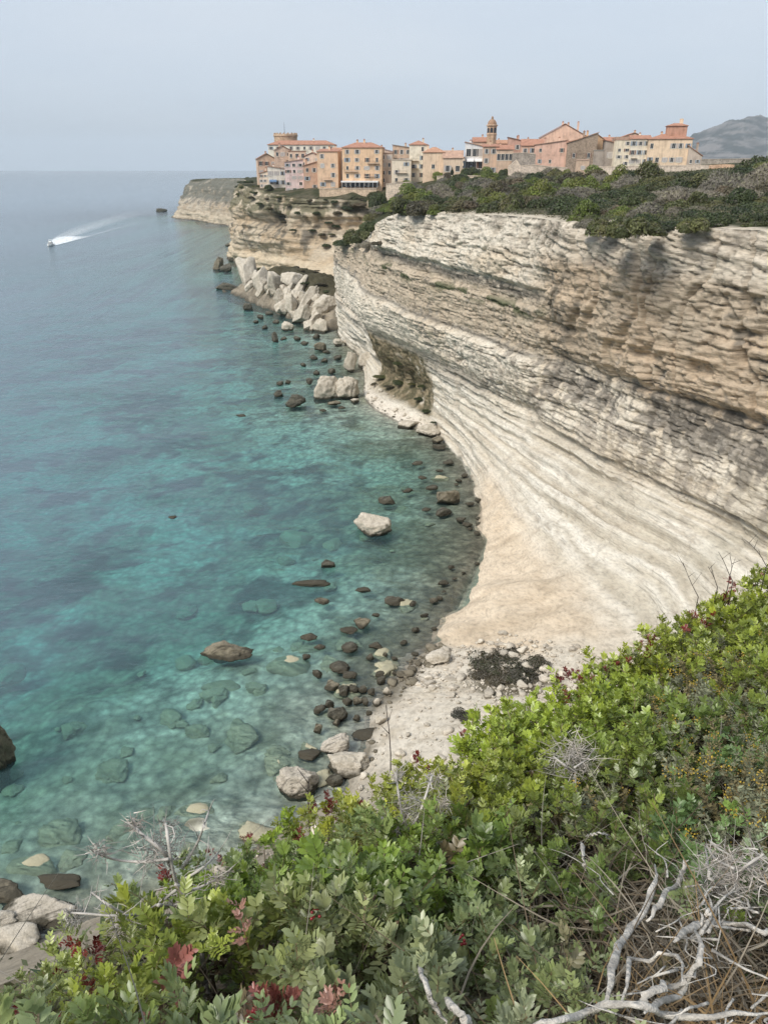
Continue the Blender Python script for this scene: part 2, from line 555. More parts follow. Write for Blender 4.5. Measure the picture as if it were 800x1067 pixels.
    l2 = np.exp(-(vnoise(s * .09, zl * 4.2, 93) / .12) ** 2) * sstep(-.2, .2, fbm(s / 5, z / 2, 94, 3))
    step = np.tanh(6 * vnoise(s * .05, zl * .8, 95)) * .42 + np.tanh(6 * vnoise(s * .09, zl * 2.0, 96)) * .2
    V = V + nn * ((lam + step - .30 * l1 - .16 * l2) * keep_)[..., None]
    lump_ = fbm(x / 5, y / 5, 3, 4, .55) * .7 + .45 * np.tanh(5 * fbm(x / 7, y / 9, 5, 3))
    V = V + nn * (lump_ * apron * (1 - talus))[..., None]

    # ---- the stone's colours, with shade painted below lip and overhang
    n1 = fbm(s / 7, z / 3.0, 1.5, 5, .6)
    n2 = fbm(s / 2.2, z / 1.6, 8.5, 5, .62)
    n3 = fbm(s / 22, z / 12, 5.5, 3)
    streak = fbm(s / .9, z / 7.0, 3.1, 4, .6)
    n4 = fbm(s / 1.1, z / .7, 6.6, 4, .65)
    white = np.array([.66, .60, .50]); cream = np.array([.60, .51, .39]); tan = np.array([.50, .395, .285])
    grey = np.array([.27, .245, .21]); black = np.array([.085, .078, .068]); pale = np.array([.60, .545, .455])
    C = lerp(white, cream, sstep(-.25, .45, n1 + .3 * n3))
    # upper right block: ochre
    up = sstep(21.5, 25, zz + 1.6 * n1)
    C = C * (1 - (up * (1 - left))[..., None]) + lerp(np.array([.42, .35, .265]), tan, sstep(-.3, .25, n3 + .5 * n1)) * (up * (1 - left))[..., None]
    cap = sstep(37.5, 40, zz + .8 * n1)
    C = lerp_c(C, lerp(pale, grey, sstep(.0, .5, n1 + .4 * n2)), cap * .75)
    # left beds: beige bands
    bandL = sstep(23.0, 24.2, zz) * (1 - sstep(31, 33, zz)) * left
    C = lerp_c(C, lerp(np.array([.46, .375, .275]), np.array([.38, .315, .235]), sstep(-.2, .3, n1)), bandL * .8)
    # grey weathering and black lichen, concentrated in the band around the notch
    band = np.exp(-((zz - 21.0 - 2 * n3) / 4.6) ** 2)
    lich = sstep(.02, .30, n2 * .8 + .35 * n1 + .35 * streak + .58 * band * (1 - .55 * left) - .29)
    C = lerp_c(C, grey, np.clip(lich * 1.0, 0, 1) * .8)
    lich2 = sstep(.12, .34, n4 * .6 + .45 * n1 + .2 * streak + .52 * band * (1 - .5 * left) - .37)
    C = lerp_c(C, black, lich2 * .8)
    groove_dark = groove * sstep(-.1, .35, n4 + .5 * n2 + .15)
    C = lerp_c(C, np.array([.16, .145, .12]), groove_dark * .7)  # darker colour along the grooves, broken up by noise
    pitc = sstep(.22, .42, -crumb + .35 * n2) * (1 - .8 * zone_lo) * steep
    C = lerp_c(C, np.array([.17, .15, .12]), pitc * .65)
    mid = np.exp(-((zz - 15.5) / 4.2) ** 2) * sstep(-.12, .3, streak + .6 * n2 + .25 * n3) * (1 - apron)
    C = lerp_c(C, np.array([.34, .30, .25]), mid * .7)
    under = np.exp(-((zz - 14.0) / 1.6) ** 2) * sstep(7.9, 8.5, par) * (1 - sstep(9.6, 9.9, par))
    C = lerp_c(C, np.array([.27, .245, .205]), under * .8)  # grey painted in for the shade below the lip
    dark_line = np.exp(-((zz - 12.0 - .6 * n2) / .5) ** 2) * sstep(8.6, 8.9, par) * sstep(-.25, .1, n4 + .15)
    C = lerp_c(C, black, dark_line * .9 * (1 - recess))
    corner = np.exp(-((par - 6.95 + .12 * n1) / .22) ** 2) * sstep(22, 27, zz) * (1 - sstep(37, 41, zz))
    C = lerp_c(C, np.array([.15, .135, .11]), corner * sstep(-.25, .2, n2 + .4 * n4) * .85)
    ledge = np.exp(-((zz - 32.4) / .75) ** 2) * left * sstep(-.25, .1, vnoise(s / 17, 0, 8.8) + .15)
    C = lerp_c(C, black, ledge * sstep(-.3, .1, n4 + .2) * .85)  # black painted as the shadow line under the overhanging bed
    nt = np.exp(-((zz - 23.3) / .35) ** 2) * left
    C = lerp_c(C, black, nt * .75)
    tuft = sstep(.3, .42, vnoise(s / 3.4, z / 1.2, 33) + .3 * n4) * left * np.exp(-((zz - 29.9) / 1.0) ** 2)
    C = lerp_c(C, np.array([.10, .11, .06]), tuft)
    # clean white foot of the wall
    clean = zone_lo * (1 - sstep(10.5, 14.0, zz - 3 * n1)) * (1 - recess)
    lamc = .5 + .5 * np.tanh(2.5 * vnoise(s * .06, (z + .35 * fbm(x / 8, y / 8, 0, 2) + .012 * s) * 2.6, 21))
    C = lerp_c(C, lerp(np.array([.50, .455, .37]), np.array([.69, .65, .565]), lamc), clean)
    C = lerp_c(C, np.array([.37, .325, .26]), np.clip(l1 + .6 * l2, 0, 1) * clean * (1 - apron) * .6)
    blot = sstep(.05, .4, n1 * .6 + n3 * .8) * zone_lo * (1 - apron)
    C = lerp_c(C, np.array([.50, .44, .35]), blot * .45)
    C = lerp_c(C, np.array([.40, .36, .30]), (1 - sstep(0, .05, ck)) * clean * .4)
    # lip of bright stone on the left
    lip = np.exp(-((zz - 19.0) / 3.2) ** 2) * left * sstep(9.2, 9.7, par)
    C = lerp_c(C, np.array([.64, .585, .485]), lip * sstep(-.5, .1, -n4 + .15) * .9)
    # earth bank in the recess
    C = lerp_c(C, lerp(np.array([.11, .10, .06]), np.array([.25, .205, .135]), sstep(-.2, .3, n4 + .5 * n2)), recess)
    whites = recess * sstep(.2, .35, n2 + .3 * n3) * (1 - sstep(10.0, 10.5, par))
    C = lerp_c(C, np.array([.55, .50, .41]), whites)
    # sandy apron, rubble, beach
    C = lerp_c(C, lerp(np.array([.62, .52, .395]), np.array([.53, .435, .32]), sstep(-.2, .4, n2)), apron)
    C = lerp_c(C, lerp(np.array([.60, .545, .455]), np.array([.44, .39, .31]), sstep(-.1, .4, n4)), talus)
    C = lerp_c(C, np.array([.66, .60, .51]), beach)
    wet = (1 - sstep(.1, .5, z + .5 * n2)) * sstep(-.3, .15, n1)
    C = lerp_c(C, np.array([.13, .115, .085]), wet * .85)
    bare = sstep(-.45, -.1, fbm(x / 9, y / 9, z / 9, 4) - .5 * sstep(2.6, 4.2, par)) * near * sstep(4, 9, z)
    C = lerp_c(C, np.array([.10, .10, .055]), bare * .8)
    C = lerp_c(C, np.array([.13, .115, .075]) * (1 + .5 * n2[..., None]), sstep(2.2, 5, z) * (1 - sstep(3.1, 4.0, par)))
    C = lerp_c(C, np.array([.27, .235, .18]) * (1 + .4 * n4[..., None]), (1 - sstep(1.9, 2.6, par + .3 * n2)) * (1 - sstep(2.5, 5, z)) * .9)
    pch = np.exp(-((x - 13.2) / 5.0) ** 2 - ((y - 64.3) / 2.6) ** 2) + .5 * n2
    C = lerp_c(C, np.array([.095, .08, .05]), sstep(.35, .55, pch) * (z < 6) * .9)
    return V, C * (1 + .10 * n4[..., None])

def lerp_c(C, c, t):
    return C * (1 - t[..., None]) + np.asarray(c) * t[..., None]

def far_cliff(p, par, nh, nn, kp):
    x, y, z = p[..., 0], p[..., 1], p[..., 2]
    s = y - x
    steep = np.clip(1.15 - np.abs(nn[..., 2]), 0, 1)
    b0, bb, cc = bedding(p * np.array([.5, .5, .8]))
    off = np.interp(z + 1.2 * fbm(s / 30, z / 60, 0, 2), *D_F) * 1.6 + b0 * 1.6 + 5.0 * fbm(s / 34, z / 50, 2, 3) * sstep(2, 9, z) + 2.6 * fbm(s / 9, z / 12, 6, 4, .6)
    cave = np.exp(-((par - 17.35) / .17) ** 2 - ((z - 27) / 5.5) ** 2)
    off = off - 7 * cave
    V = p + nh * (off * steep)[..., None]
    V = V + nn * (fbm(x / 3.5, y / 3.5, z / 3.5, 4, .6) * 1.7)[..., None]
    n1 = fbm(s / 16, z / 6, 1.5, 5, .6)
    n2 = fbm(s / 5, z / 4, 8.5, 5, .62)
    n3 = fbm(s / 40, z / 20, 5.5, 3)
    streak = fbm(s / 2.6, z / 20, 3.1, 4, .6)
    C = lerp(np.array([.55, .475, .365]), np.array([.45, .35, .235]), sstep(-.3, .35, n1 + .4 * n3))
    bandn = .5 + .5 * np.tanh(4 * bb)
    C = lerp_c(C, np.array([.36, .30, .22]), bandn * .45)
    ravine = np.exp(-((par - 15.6) / .5) ** 2) * sstep(6, 12, z)
    C = lerp_c(C, np.array([.50, .33, .19]), ravine * sstep(-.3, .2, n2) * .8)
    lich = sstep(.05, .35, .7 * n2 + .5 * streak + .35 * np.exp(-((z - 20) / 8) ** 2) - .22)
    C = lerp_c(C, np.array([.13, .12, .10]), lich * .85)
    foot = 1 - sstep(7, 11, z + 3 * n1)
    C = lerp_c(C, np.array([.56, .47, .34]), foot * .7)
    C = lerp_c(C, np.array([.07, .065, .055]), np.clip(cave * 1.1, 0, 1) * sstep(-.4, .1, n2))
    veg = sstep(.05, .3, n2 + .5 * n1 + .9 * sstep(22, 34, z) - .5) * (1 - .5 * (par > 21))
    C = lerp_c(C, np.array([.085, .09, .05]), veg * .75)
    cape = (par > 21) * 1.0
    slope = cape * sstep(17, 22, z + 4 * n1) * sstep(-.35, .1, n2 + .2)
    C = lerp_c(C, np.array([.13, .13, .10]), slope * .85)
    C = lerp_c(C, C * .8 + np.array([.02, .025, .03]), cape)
    C = lerp_c(C, np.array([.09, .08, .065]), (1 - sstep(.4, 1.6, z + n2)) * .85)
    return V, C * (1 + .12 * n2[..., None])

M_CLIFF = mat_rock_attr('limestone_near', 2.6, .55, 1.6, .35)
M_HEAD = mat_rock_attr('limestone_far', .8, .6, .5, .8)

def res_near(i):
    return {0: 1.6, 1: .8, 2: .5, 3: .36, 4: .24}.get(i, .19 if i < 9 else .25 if i < 12 else .4)

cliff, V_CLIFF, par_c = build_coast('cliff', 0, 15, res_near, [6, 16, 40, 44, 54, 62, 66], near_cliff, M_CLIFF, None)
headland, V_HEAD, par_h = build_coast('headland', 15, 21, lambda i: .9 if i < 19 else 1.8, [4, 8, 12, 12, 14, 14, 14], far_cliff, M_HEAD, None)
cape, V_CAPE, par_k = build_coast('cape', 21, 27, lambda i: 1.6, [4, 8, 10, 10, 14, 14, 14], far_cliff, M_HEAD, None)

# ------------------------------------------------------------------ land behind the rim
_zp = [(75, 168, 49.4), (58, 250, 46.0), (100, 225, 50.0), (28, 262, 44.3), (75, 320, 45.6), (111, 355, 47.0), (30, 380, 43.5), (-15, 405, 40.5), (-35, 412, 40.2), (-60, 440, 40.4), (5, 240, 42.3), (28, 335, 43.3),
       (-40, 425, 40.8), (20, 400, 44.0), (60, 400, 47.0), (130, 400, 51.5), (105, 120, 49.5), (62, 112, 46.8), (150, 150, 52), (48, 150, 47.0),
       (0, -6, 46.8), (60, -30, 47), (-40, -60, 45), (70, 40, 46.5), (120, 60, 49), (200, 300, 53), (200, 120, 53), (60, 520, 50),
       (-30, 520, 45.5), (200, 500, 53), (-60, 470, 41.5), (-60, 600, 45), (60, 800, 50), (-100, 900, 41), (-150, 950, 39.5), (0, 1000, 45),
       (-30, 300, 33), (250, 900, 55), (250, -50, 50), (-100, 1060, 40), (38, 210, 45.5), (20, 200, 43.2)]
_rim = np.concatenate([V_CLIFF[-1][::12], V_HEAD[-1][::10], V_CAPE[-1][::10]])
_pts = np.concatenate([np.array(_zp), _rim])
_d = np.linalg.norm(_pts[:, None, :2] - _pts[None, :, :2], axis=-1)
_A = np.block([[_d + 1e-6 * np.eye(len(_pts)), np.ones((len(_pts), 1))], [np.ones((1, len(_pts))), np.zeros((1, 1))]])
_w = np.linalg.solve(_A, np.append(_pts[:, 2], 0))

def land_z(x, y):
    x, y = np.asarray(x, float), np.asarray(y, float)
    sh = x.shape
    q = np.stack([x.ravel(), y.ravel()], 1)
    r = np.empty(len(q))
    for i in range(0, len(q), 4000):
        r[i:i + 4000] = np.linalg.norm(q[i:i + 4000, None] - _pts[None, :, :2], axis=-1) @ _w[:-1] + _w[-1]
    return r.reshape(sh)

def inland_curve():
    return {0: (-60, -90), 1: (-20, -80), 2: (30, -60), 3: (120, -40), 4: (180, 0), 5: (230, 50), 6: (250, 110), 7: (260, 170), 8: (265, 220), 9: (270, 270),
            10: (270, 310), 11: (270, 345), 12: (270, 375), 13: (268, 400), 14: (266, 425), 15: (264, 450), 16: (262, 480), 17: (260, 530), 18: (258, 600),
            19: (256, 680), 20: (254, 780), 21: (250, 900), 22: (220, 980), 23: (150, 1000), 24: (40, 1010), 25: (-60, 1020), 26: (-90, 1030), 27: (-120, 1050)}

def build_land():
    rim = np.concatenate([V_CLIFF[-1][::2], V_HEAD[-1][1::1], V_CAPE[-1][1::1]])
    par = np.concatenate([par_c[::2], par_h[1:], par_k[1:]])
    ic = inland_curve()
    k = np.arange(28)
    I = np.stack([np.interp(par, k, [ic[i][0] for i in k]), np.interp(par, k, [ic[i][1] for i in k])], 1)
    t = np.concatenate([[0], .004 * np.arange(1, 6), .02 + .98 * np.linspace(0, 1, 60)[1:] ** 1.5])
    XY = rim[None, :, :2] * (1 - t[:, None, None]) + I[None] * t[:, None, None]
    Z = land_z(XY[..., 0], XY[..., 1]) + .35 * fbm(XY[..., 0] / 5, XY[..., 1] / 5, 0, 3) * sstep(0, .03, t)[:, None]
    Z[0] = rim[:, 2]
    V = np.concatenate([XY, Z[..., None]], -1)
    x, y = XY[..., 0], XY[..., 1]
    n = fbm(x / 6, y / 6, 1, 4)
    n2 = fbm(x / 1.5, y / 1.5, 2, 3)
    C = lerp(np.array([.045, .05, .026]), np.array([.10, .09, .06]), sstep(-.1, .4, n + .4 * n2))
    edge = (1 - sstep(.004, .02, t[:, None] + .008 * n)) * (1 - sstep(235, 260, y))
    C = lerp_c(C, np.array([.50, .44, .35]), edge)
    V[..., 2] += (edge * .25 * n2) * (t[:, None] > 0)
    m, s = V.shape[:2]
    o = mesh_np('plateau', V.reshape(-1, 3), [grid_faces(m, s)], M_CLIFF, color=C.reshape(-1, 3))
    tag(o, kind='structure')
build_land()

# ------------------------------------------------------------------ sea
def shore_dist(x, y):
    """signed distance to the waterline: positive at sea"""
    pts = WATER_D
    sh = x.shape
    q = np.stack([x.ravel(), y.ravel()], 1)
    best = np.full(len(q), 1e9)
    sgn = np.ones(len(q))
    a, b = pts[:-1], pts[1:]
    for i in range(len(a)):
        ab = b[i] - a[i]
        t = np.clip(((q - a[i]) @ ab) / (ab @ ab), 0, 1)
        dv = q - (a[i] + t[:, None] * ab)
        d = np.hypot(dv[:, 0], dv[:, 1])
        m = d < best - 1e-9
        best[m] = d[m]
        cr = ab[0] * dv[m, 1] - ab[1] * dv[m, 0]
        sgn[m] = np.where(cr >= 0, 1, -1)
    return (best * sgn).reshape(sh)

_wd, _ = hermite_rows(np.concatenate([WATER, np.zeros((len(WATER), 1))], 1)[:, None, :], [6] * (len(WATER) - 1))
WATER_D = _wd[:, 0, :2]
WATER_D = np.concatenate([[[-140, -60]], WATER_D, [[-60, 1300]]])

def sea_depth(x, y):
    d = shore_dist(x, y)
    base = np.where(d > 0, .16 * np.maximum(d, 0) ** .86 + .05, .1 - .5 * d)
    shelf = base + .45 * fbm(x / 13, y / 13, 3, 3) * sstep(0, 14, d) * np.minimum(1 + base * .5, 3.5)
    return shelf, d

def axis(lo, hi, step, far, grow=1.16):
    a = list(np.arange(lo, hi + step / 2, step))
    s, v = step, a[-1]
    while v < far[1]:
        s *= grow; v += s; a.append(v)
    s, v = step, a[0]
    while v > far[0]:
        s *= grow; v -= s; a.insert(0, v)
    return np.array(a)

def build_sea():
    gx, gy = axis(-110, 22, .8, (-13000, 13000)), axis(34, 260, .8, (-2500, 17000))
    X, Y = np.meshgrid(gx, gy, indexing='ij')
    dep, d = sea_depth(X, Y)
    dep = np.clip(dep, 0.02, 40)
    V = np.stack([X, Y, 0 * X], -1)
    n = NT('sea_water')
    depth = n.n('Attribute', attribute_name='depth').outputs['Fac']
    cmb = n.n('CombineColor')
    for i, k in enumerate((.80, .968, .962)):
        n.l(n.math('POWER', k, depth), cmb.inputs[i])
    tr = n.n('BsdfTransparent')
    n.l(cmb.outputs[0], tr.inputs[0])
    p = n.pos()
    df = n.n('BsdfDiffuse')
    patch = n.noise(n.map(p, (.010, .006, .01)), 1.0, 3, .5, .4)
    far = n.mix(n.ramp(patch, [(.35, 0.0), (.65, 1.0)]), (.21, .30, .375), (.24, .33, .405))
    n.l(n.mix(n.math('DIVIDE', depth, 5.0, True), (.09, .25, .25), far), df.inputs[0])
    sc = n.math('SUBTRACT', 1.0, n.math('POWER', .925, depth))
    m1 = n.n('MixShader')
    n.l(sc, m1.inputs[0]); n.l(tr.outputs[0], m1.inputs[1]); n.l(df.outputs[0], m1.inputs[2])
    w1 = n.noise(n.map(p, (.30, .55, 1), (0, 0, R(18))), 1.0, 3, .55, .4)
    w2 = n.noise(n.map(p, (.9, 1.7, 1), (0, 0, R(-12))), 1.0, 3, .6, .2)
    w3 = n.noise(n.map(p, (.05, .11, 1), (0, 0, R(8))), 1.0, 2, .5)
    hh = n.math('ADD', n.math('MULTIPLY', w1, .55), n.math('ADD', n.math('MULTIPLY', w2, .22), n.math('MULTIPLY', w3, .9)))
    nm = n.bump(hh, .62, .8)
    gl = n.n('BsdfGlossy')
    gl.inputs['Roughness'].default_value = .12
    n.l(nm, gl.inputs['Normal'])
    fr = n.n('Fresnel')
    fr.inputs['IOR'].default_value = 1.40
    n.l(nm, fr.inputs['Normal'])
    m2 = n.n('MixShader')
    n.l(fr.outputs[0], m2.inputs[0]); n.l(m1.outputs[0], m2.inputs[1]); n.l(gl.outputs[0], m2.inputs[2])
    mat = n.done(m2.outputs[0])
    a, b = X.shape
    o = mesh_np('sea', V.reshape(-1, 3), [grid_faces(a, b)], mat, attrs={'depth': dep})
    tag(o, kind='structure')
    # bed of the sea
    bx, by = axis(-150, 24, .7, (-1500, 60), 1.2), axis(30, 290, .7, (-100, 1400), 1.2)
    X, Y = np.meshgrid(bx, by, indexing='ij')
    dep, d = sea_depth(X, Y)
    cob = np.abs(fbm(X / 2.2, Y / 2.2, 5, 3)) * .5 + np.maximum(fbm(X / 6, Y / 6, 9, 4), 0) * 1.3
    Z = -np.clip(dep, -2.0, 30) + cob * sstep(0, 6, d) * .8 - .1
    n1 = fbm(X / 11, Y / 11, 2.2, 4, .6)
    n2 = fbm(X / 2.3, Y / 2.3, 4.2, 4, .6)
    sand = np.array([.74, .72, .60])
    C = lerp(np.array([.47, .46, .34]), np.array([.27, .255, .18]), sstep(-.2, .4, n2))
    C = lerp_c(C, sand, sstep(.02, .28, n1 + .35 * n2 + .12))
    pos = sstep(.05, .28, fbm(X / 15, Y / 9, 7.7, 4, .6) + .3 * n2) * sstep(8, 30, d)
    C = lerp_c(C, np.array([.05, .07, .065]), pos * .9)
    pr = sstep(.22, .34, fbm(X / 5.5, Y / 5.5, 17.7, 3, .5)) * sstep(3, 8, d)
    C = lerp_c(C, np.array([.50, .44, .32]) , pr * .8)
    dk = sstep(.16, .32, fbm(X / 4.2, Y / 4.2, 27.7, 4, .6)) * sstep(2, 8, d)
    C = lerp_c(C, np.array([.10, .10, .075]), dk * .7)
    sh = (1 - sstep(4, 19, d + 6 * n1)) * (Y < 150) * (.25 + .75 * sstep(52, 66, Y))
    C = lerp_c(C, lerp(np.array([.21, .185, .135]), np.array([.36, .32, .235]), sstep(-.1, .3, n2)), sh * .85)
    C = lerp_c(C, sand, .4 * (1 - sstep(60, 74, Y)) * sstep(-.35, .1, n2))
    V = np.stack([X, Y, Z], -1)
    a, b = X.shape
    n = NT('sea_bed')
    c = attr(n, 'Col')
    p = n.pos()
    vor = n.n('TexVoronoi')
    n.l(n.map(p, (1, 1, .3)), vor.inputs['Vector'])
    vor.inputs['Scale'].default_value = .9
    c = n.mix(1.0, c, n.ramp(vor.outputs['Distance'], [(.1, 1.2), (.75, .65)]), 'MULTIPLY')
    c = n.mix(1.0, c, n.ramp(n.noise(p, 1.6, 4, .65), [(.3, .65), (.7, 1.2)]), 'MULTIPLY')
    o = mesh_np('seabed', V.reshape(-1, 3), [grid_faces(a, b)], n.done(n.bsdf(c, 1.0, None, 0.0)), color=C.reshape(-1, 3), smooth=True)
    tag(o, kind='structure')
    # the deep floor, out to the horizon
    m = MB()
    m.quad([(-13500, -2700, -31), (13500, -2700, -31), (13500, 19500, -31), (-13500, 19500, -31)])
    tag(m.build('deep_seabed', mat_simple('deep_mud', (.05, .06, .05))), kind='structure')
build_sea()

# ------------------------------------------------------------------ far mountains
def build_mountain():
    prof = [(560, 170), (700, 164), (722, 140), (738, 133), (752, 130), (768, 126), (780, 125), (796, 129), (830, 123), (880, 128), (960, 140), (1100, 158), (1300, 172)]
    Yd = 9000.0
    xs = np.linspace(560, 1300, 380)
    ys = np.interp(xs, [a for a, b in prof], [b for a, b in prof])
    top = np.array([P(a, b, Y=Yd) for a, b in zip(xs, ys)])
    rows = np.linspace(0, 1, 90)
    V = []
    for t in rows:
        up = math.sin(t * math.pi / 2) if t < .5 else 1
        k = t / .5 if t <= .5 else 1 - (t - .5) / .5
        k = k * k * (3 - 2 * k) * .6 + k * .4
        yy = Yd - 2500 + 5000 * t
        z = 45 + (top[:, 2] - 45) * k
        nz = fbm(top[:, 0] / 390, yy / 390, 0, 6, .6)
        z = z + nz * 118 * (k < .999) * k
        V.append(np.stack([top[:, 0] * (yy / Yd), 0 * z + yy, z], 1))
    V = np.array(V)
    n1 = fbm(V[..., 0] / 170, V[..., 1] / 170, V[..., 2] / 110, 6, .7)
    C = lerp(np.array([.05, .055, .05]), np.array([.19, .175, .165]), sstep(-.12, .22, n1))
    a, b = V.shape[:2]
    tag(mesh_np('mountain', V.reshape(-1, 3), [grid_faces(a, b)], M_HEAD, color=C.reshape(-1, 3)), kind='structure')
    # low country between the town and the mountain
    gx, gy = np.linspace(-60, 3000, 90), np.linspace(900, 1750, 30)
    X, Y = np.meshgrid(gx, gy, indexing='ij')
    Z = 44 + 6 * fbm(X / 300, Y / 300, 2, 3) + 6 * sstep(0, 600, X)
    Z = Z - 60 * (1 - sstep(-60, 120, X))
    C = lerp(np.array([.06, .07, .04]), np.array([.13, .12, .08]), sstep(-.2, .3, fbm(X / 50, Y / 50, 0, 4)))
    tag(mesh_np('lowland', np.stack([X, Y, Z], -1).reshape(-1, 3), [grid_faces(90, 30)], M_HEAD, color=C.reshape(-1, 3)), kind='structure')
build_mountain()

# ------------------------------------------------------------------ air
def build_haze():
    n = NT('haze')
    v = n.n('VolumePrincipled')
    v.inputs['Color'].default_value = (.82, .92, 1.0, 1)
    v.inputs['Density'].default_value = HAZE
    v.inputs['Anisotropy'].default_value = 0.0
    n.l(v.outputs[0], n.out.inputs['Volume'])
    m = MB()
    m.box(-20000, 20000, -3500, 30000, -33, 900)
    tag(m.build('haze', n.mat), kind='stuff')
HAZE = 5e-5
build_haze()
# ------------------------------------------------------------------ town on the headland
def S(r, g, b, k=1.16):
    f = lambda c: ((c / 255 + .055) / 1.055) ** 2.4 if c > 10 else c / 255 / 12.92
    m = (r + g + b) / 3
    r, g, b = (m + (c - m) * .58 for c in (r, g, b))
    r, g, b = r * 1.02, g * .99, b * .98
    return (min(.8, f(r) * k), min(.78, f(g) * k), min(.76, f(b) * k))

_mc = {}
def mat_wall(c, rough=False):
    key = ('w', c, rough)
    if key not in _mc:
        n = NT('stone_wall' if rough else 'stucco_wall')
        p = n.pos()
        f = n.noise(p, .35, 5, .65)
        st = n.noise(n.map(p, (1.6, 1.6, .22)), 1.0, 4, .6)
        cc = n.mix(1.0, c, n.ramp(f, [(.28, (.66, .65, .63)), (.5, .96), (.75, 1.08)]), 'MULTIPLY')
        cc = n.mix(1.0, cc, n.ramp(st, [(.3, .8), (.55, 1.03)]), 'MULTIPLY')
        if rough:
            v = n.n('TexVoronoi'); n.l(n.map(p, (1, 1, 1.7)), v.inputs['Vector']); v.inputs['Scale'].default_value = 1.6
            cc = n.mix(1.0, cc, n.ramp(v.outputs['Color'], [(.1, .72), (.8, 1.12)]), 'MULTIPLY')
        _mc[key] = n.done(n.bsdf(cc, .95, None, .1))
    return _mc[key]

def mat_tiles(c):
    key = ('t', c)
    if key not in _mc:
        n = NT('terracotta_tiles')
        p = n.obj()
        f = n.noise(p, .8, 5, .7)
        w = n.n('TexWave'); n.l(p, w.inputs['Vector']); w.inputs['Scale'].default_value = 1.3; w.inputs['Distortion'].default_value = .6
        cc = n.mix(1.0, c, n.ramp(f, [(.25, .62), (.5, .98), (.75, 1.22)]), 'MULTIPLY')
        cc = n.mix(1.0, cc, n.ramp(w.outputs[0], [(.1, .8), (.7, 1.05)]), 'MULTIPLY')
        _mc[key] = n.done(n.bsdf(cc, .9, n.bump(w.outputs[0], .4, .08), .15))
    return _mc[key]

M_FRAME = mat_simple('pale_trim', S(226, 214, 196), .8)
M_PANE = NT('window_glass'); M_PANE = M_PANE.done(M_PANE.bsdf((.03, .034, .04), .12, None, .5))
M_IRON = mat_simple('balcony_iron', (.06, .06, .065), .5)
M_SLAB = mat_simple('balcony_slab', S(190, 172, 148), .9)
SHUT = {'g': mat_simple('grey_shutter', S(168, 166, 160), .7), 'b': mat_simple('blue_shutter', S(120, 148, 170), .7),
        'r': mat_simple('brown_shutter', S(140, 96, 72), .7), 'n': M_FRAME}
RED, ORG, BRN, GRY, PNK = (.44, .235, .165), (.50, .285, .19), (.34, .215, .155), (.33, .30, .265), (.50, .33, .245)

_wcache = {}
def window_mesh(w, h, sh):
    key = (round(w, 1), round(h, 1), sh)
    if key not in _wcache:
        m = MB()
        w, h = key[0], key[1]
        t = .1
        m.box(-w / 2 - t, w / 2 + t, -.05, .02, -h / 2 - t, -h / 2, 0)
        m.box(-w / 2 - t, w / 2 + t, -.05, .02, h / 2, h / 2 + t, 0)
        m.box(-w / 2 - t, -w / 2, -.05, .02, -h / 2, h / 2, 0)
        m.box(w / 2, w / 2 + t, -.05, .02, -h / 2, h / 2, 0)
        m.box(-w / 2, w / 2, -.015, .02, -h / 2, h / 2, 1)
        m.box(-.03, .03, -.03, -.016, -h / 2, h / 2, 0)
        m.box(-w / 2 - .14, w / 2 + .14, -.13, .02, -h / 2 - t - .08, -h / 2 - t - .002, 0)
        if sh != 'n':
            for s in (-1, 1):
                a, b = sorted((s * (w / 2 + t + .01), s * (w / 2 + t + .01 + w * .46)))
                m.box(a, b, -.075, .02, -h / 2, h / 2, 2)
        if sh == 'c':
            m.box(-w / 2 + .002, w / 2 - .002, -.06, -.017, -h / 2 + .002, h / 2 - .002, 2)
        _wcache[key] = m.mesh('window', [M_FRAME, M_PANE, SHUT.get(sh, SHUT['g'])])
    return _wcache[key]

def add_window(root, x, z, w, h, sh='n', y=0.0, rz=0.0):
    o = link(bpy.data.objects.new('window', window_mesh(w, h, sh)), root)
    o.location = (x, y, z)
    o.rotation_euler = (0, 0, rz)
    return o

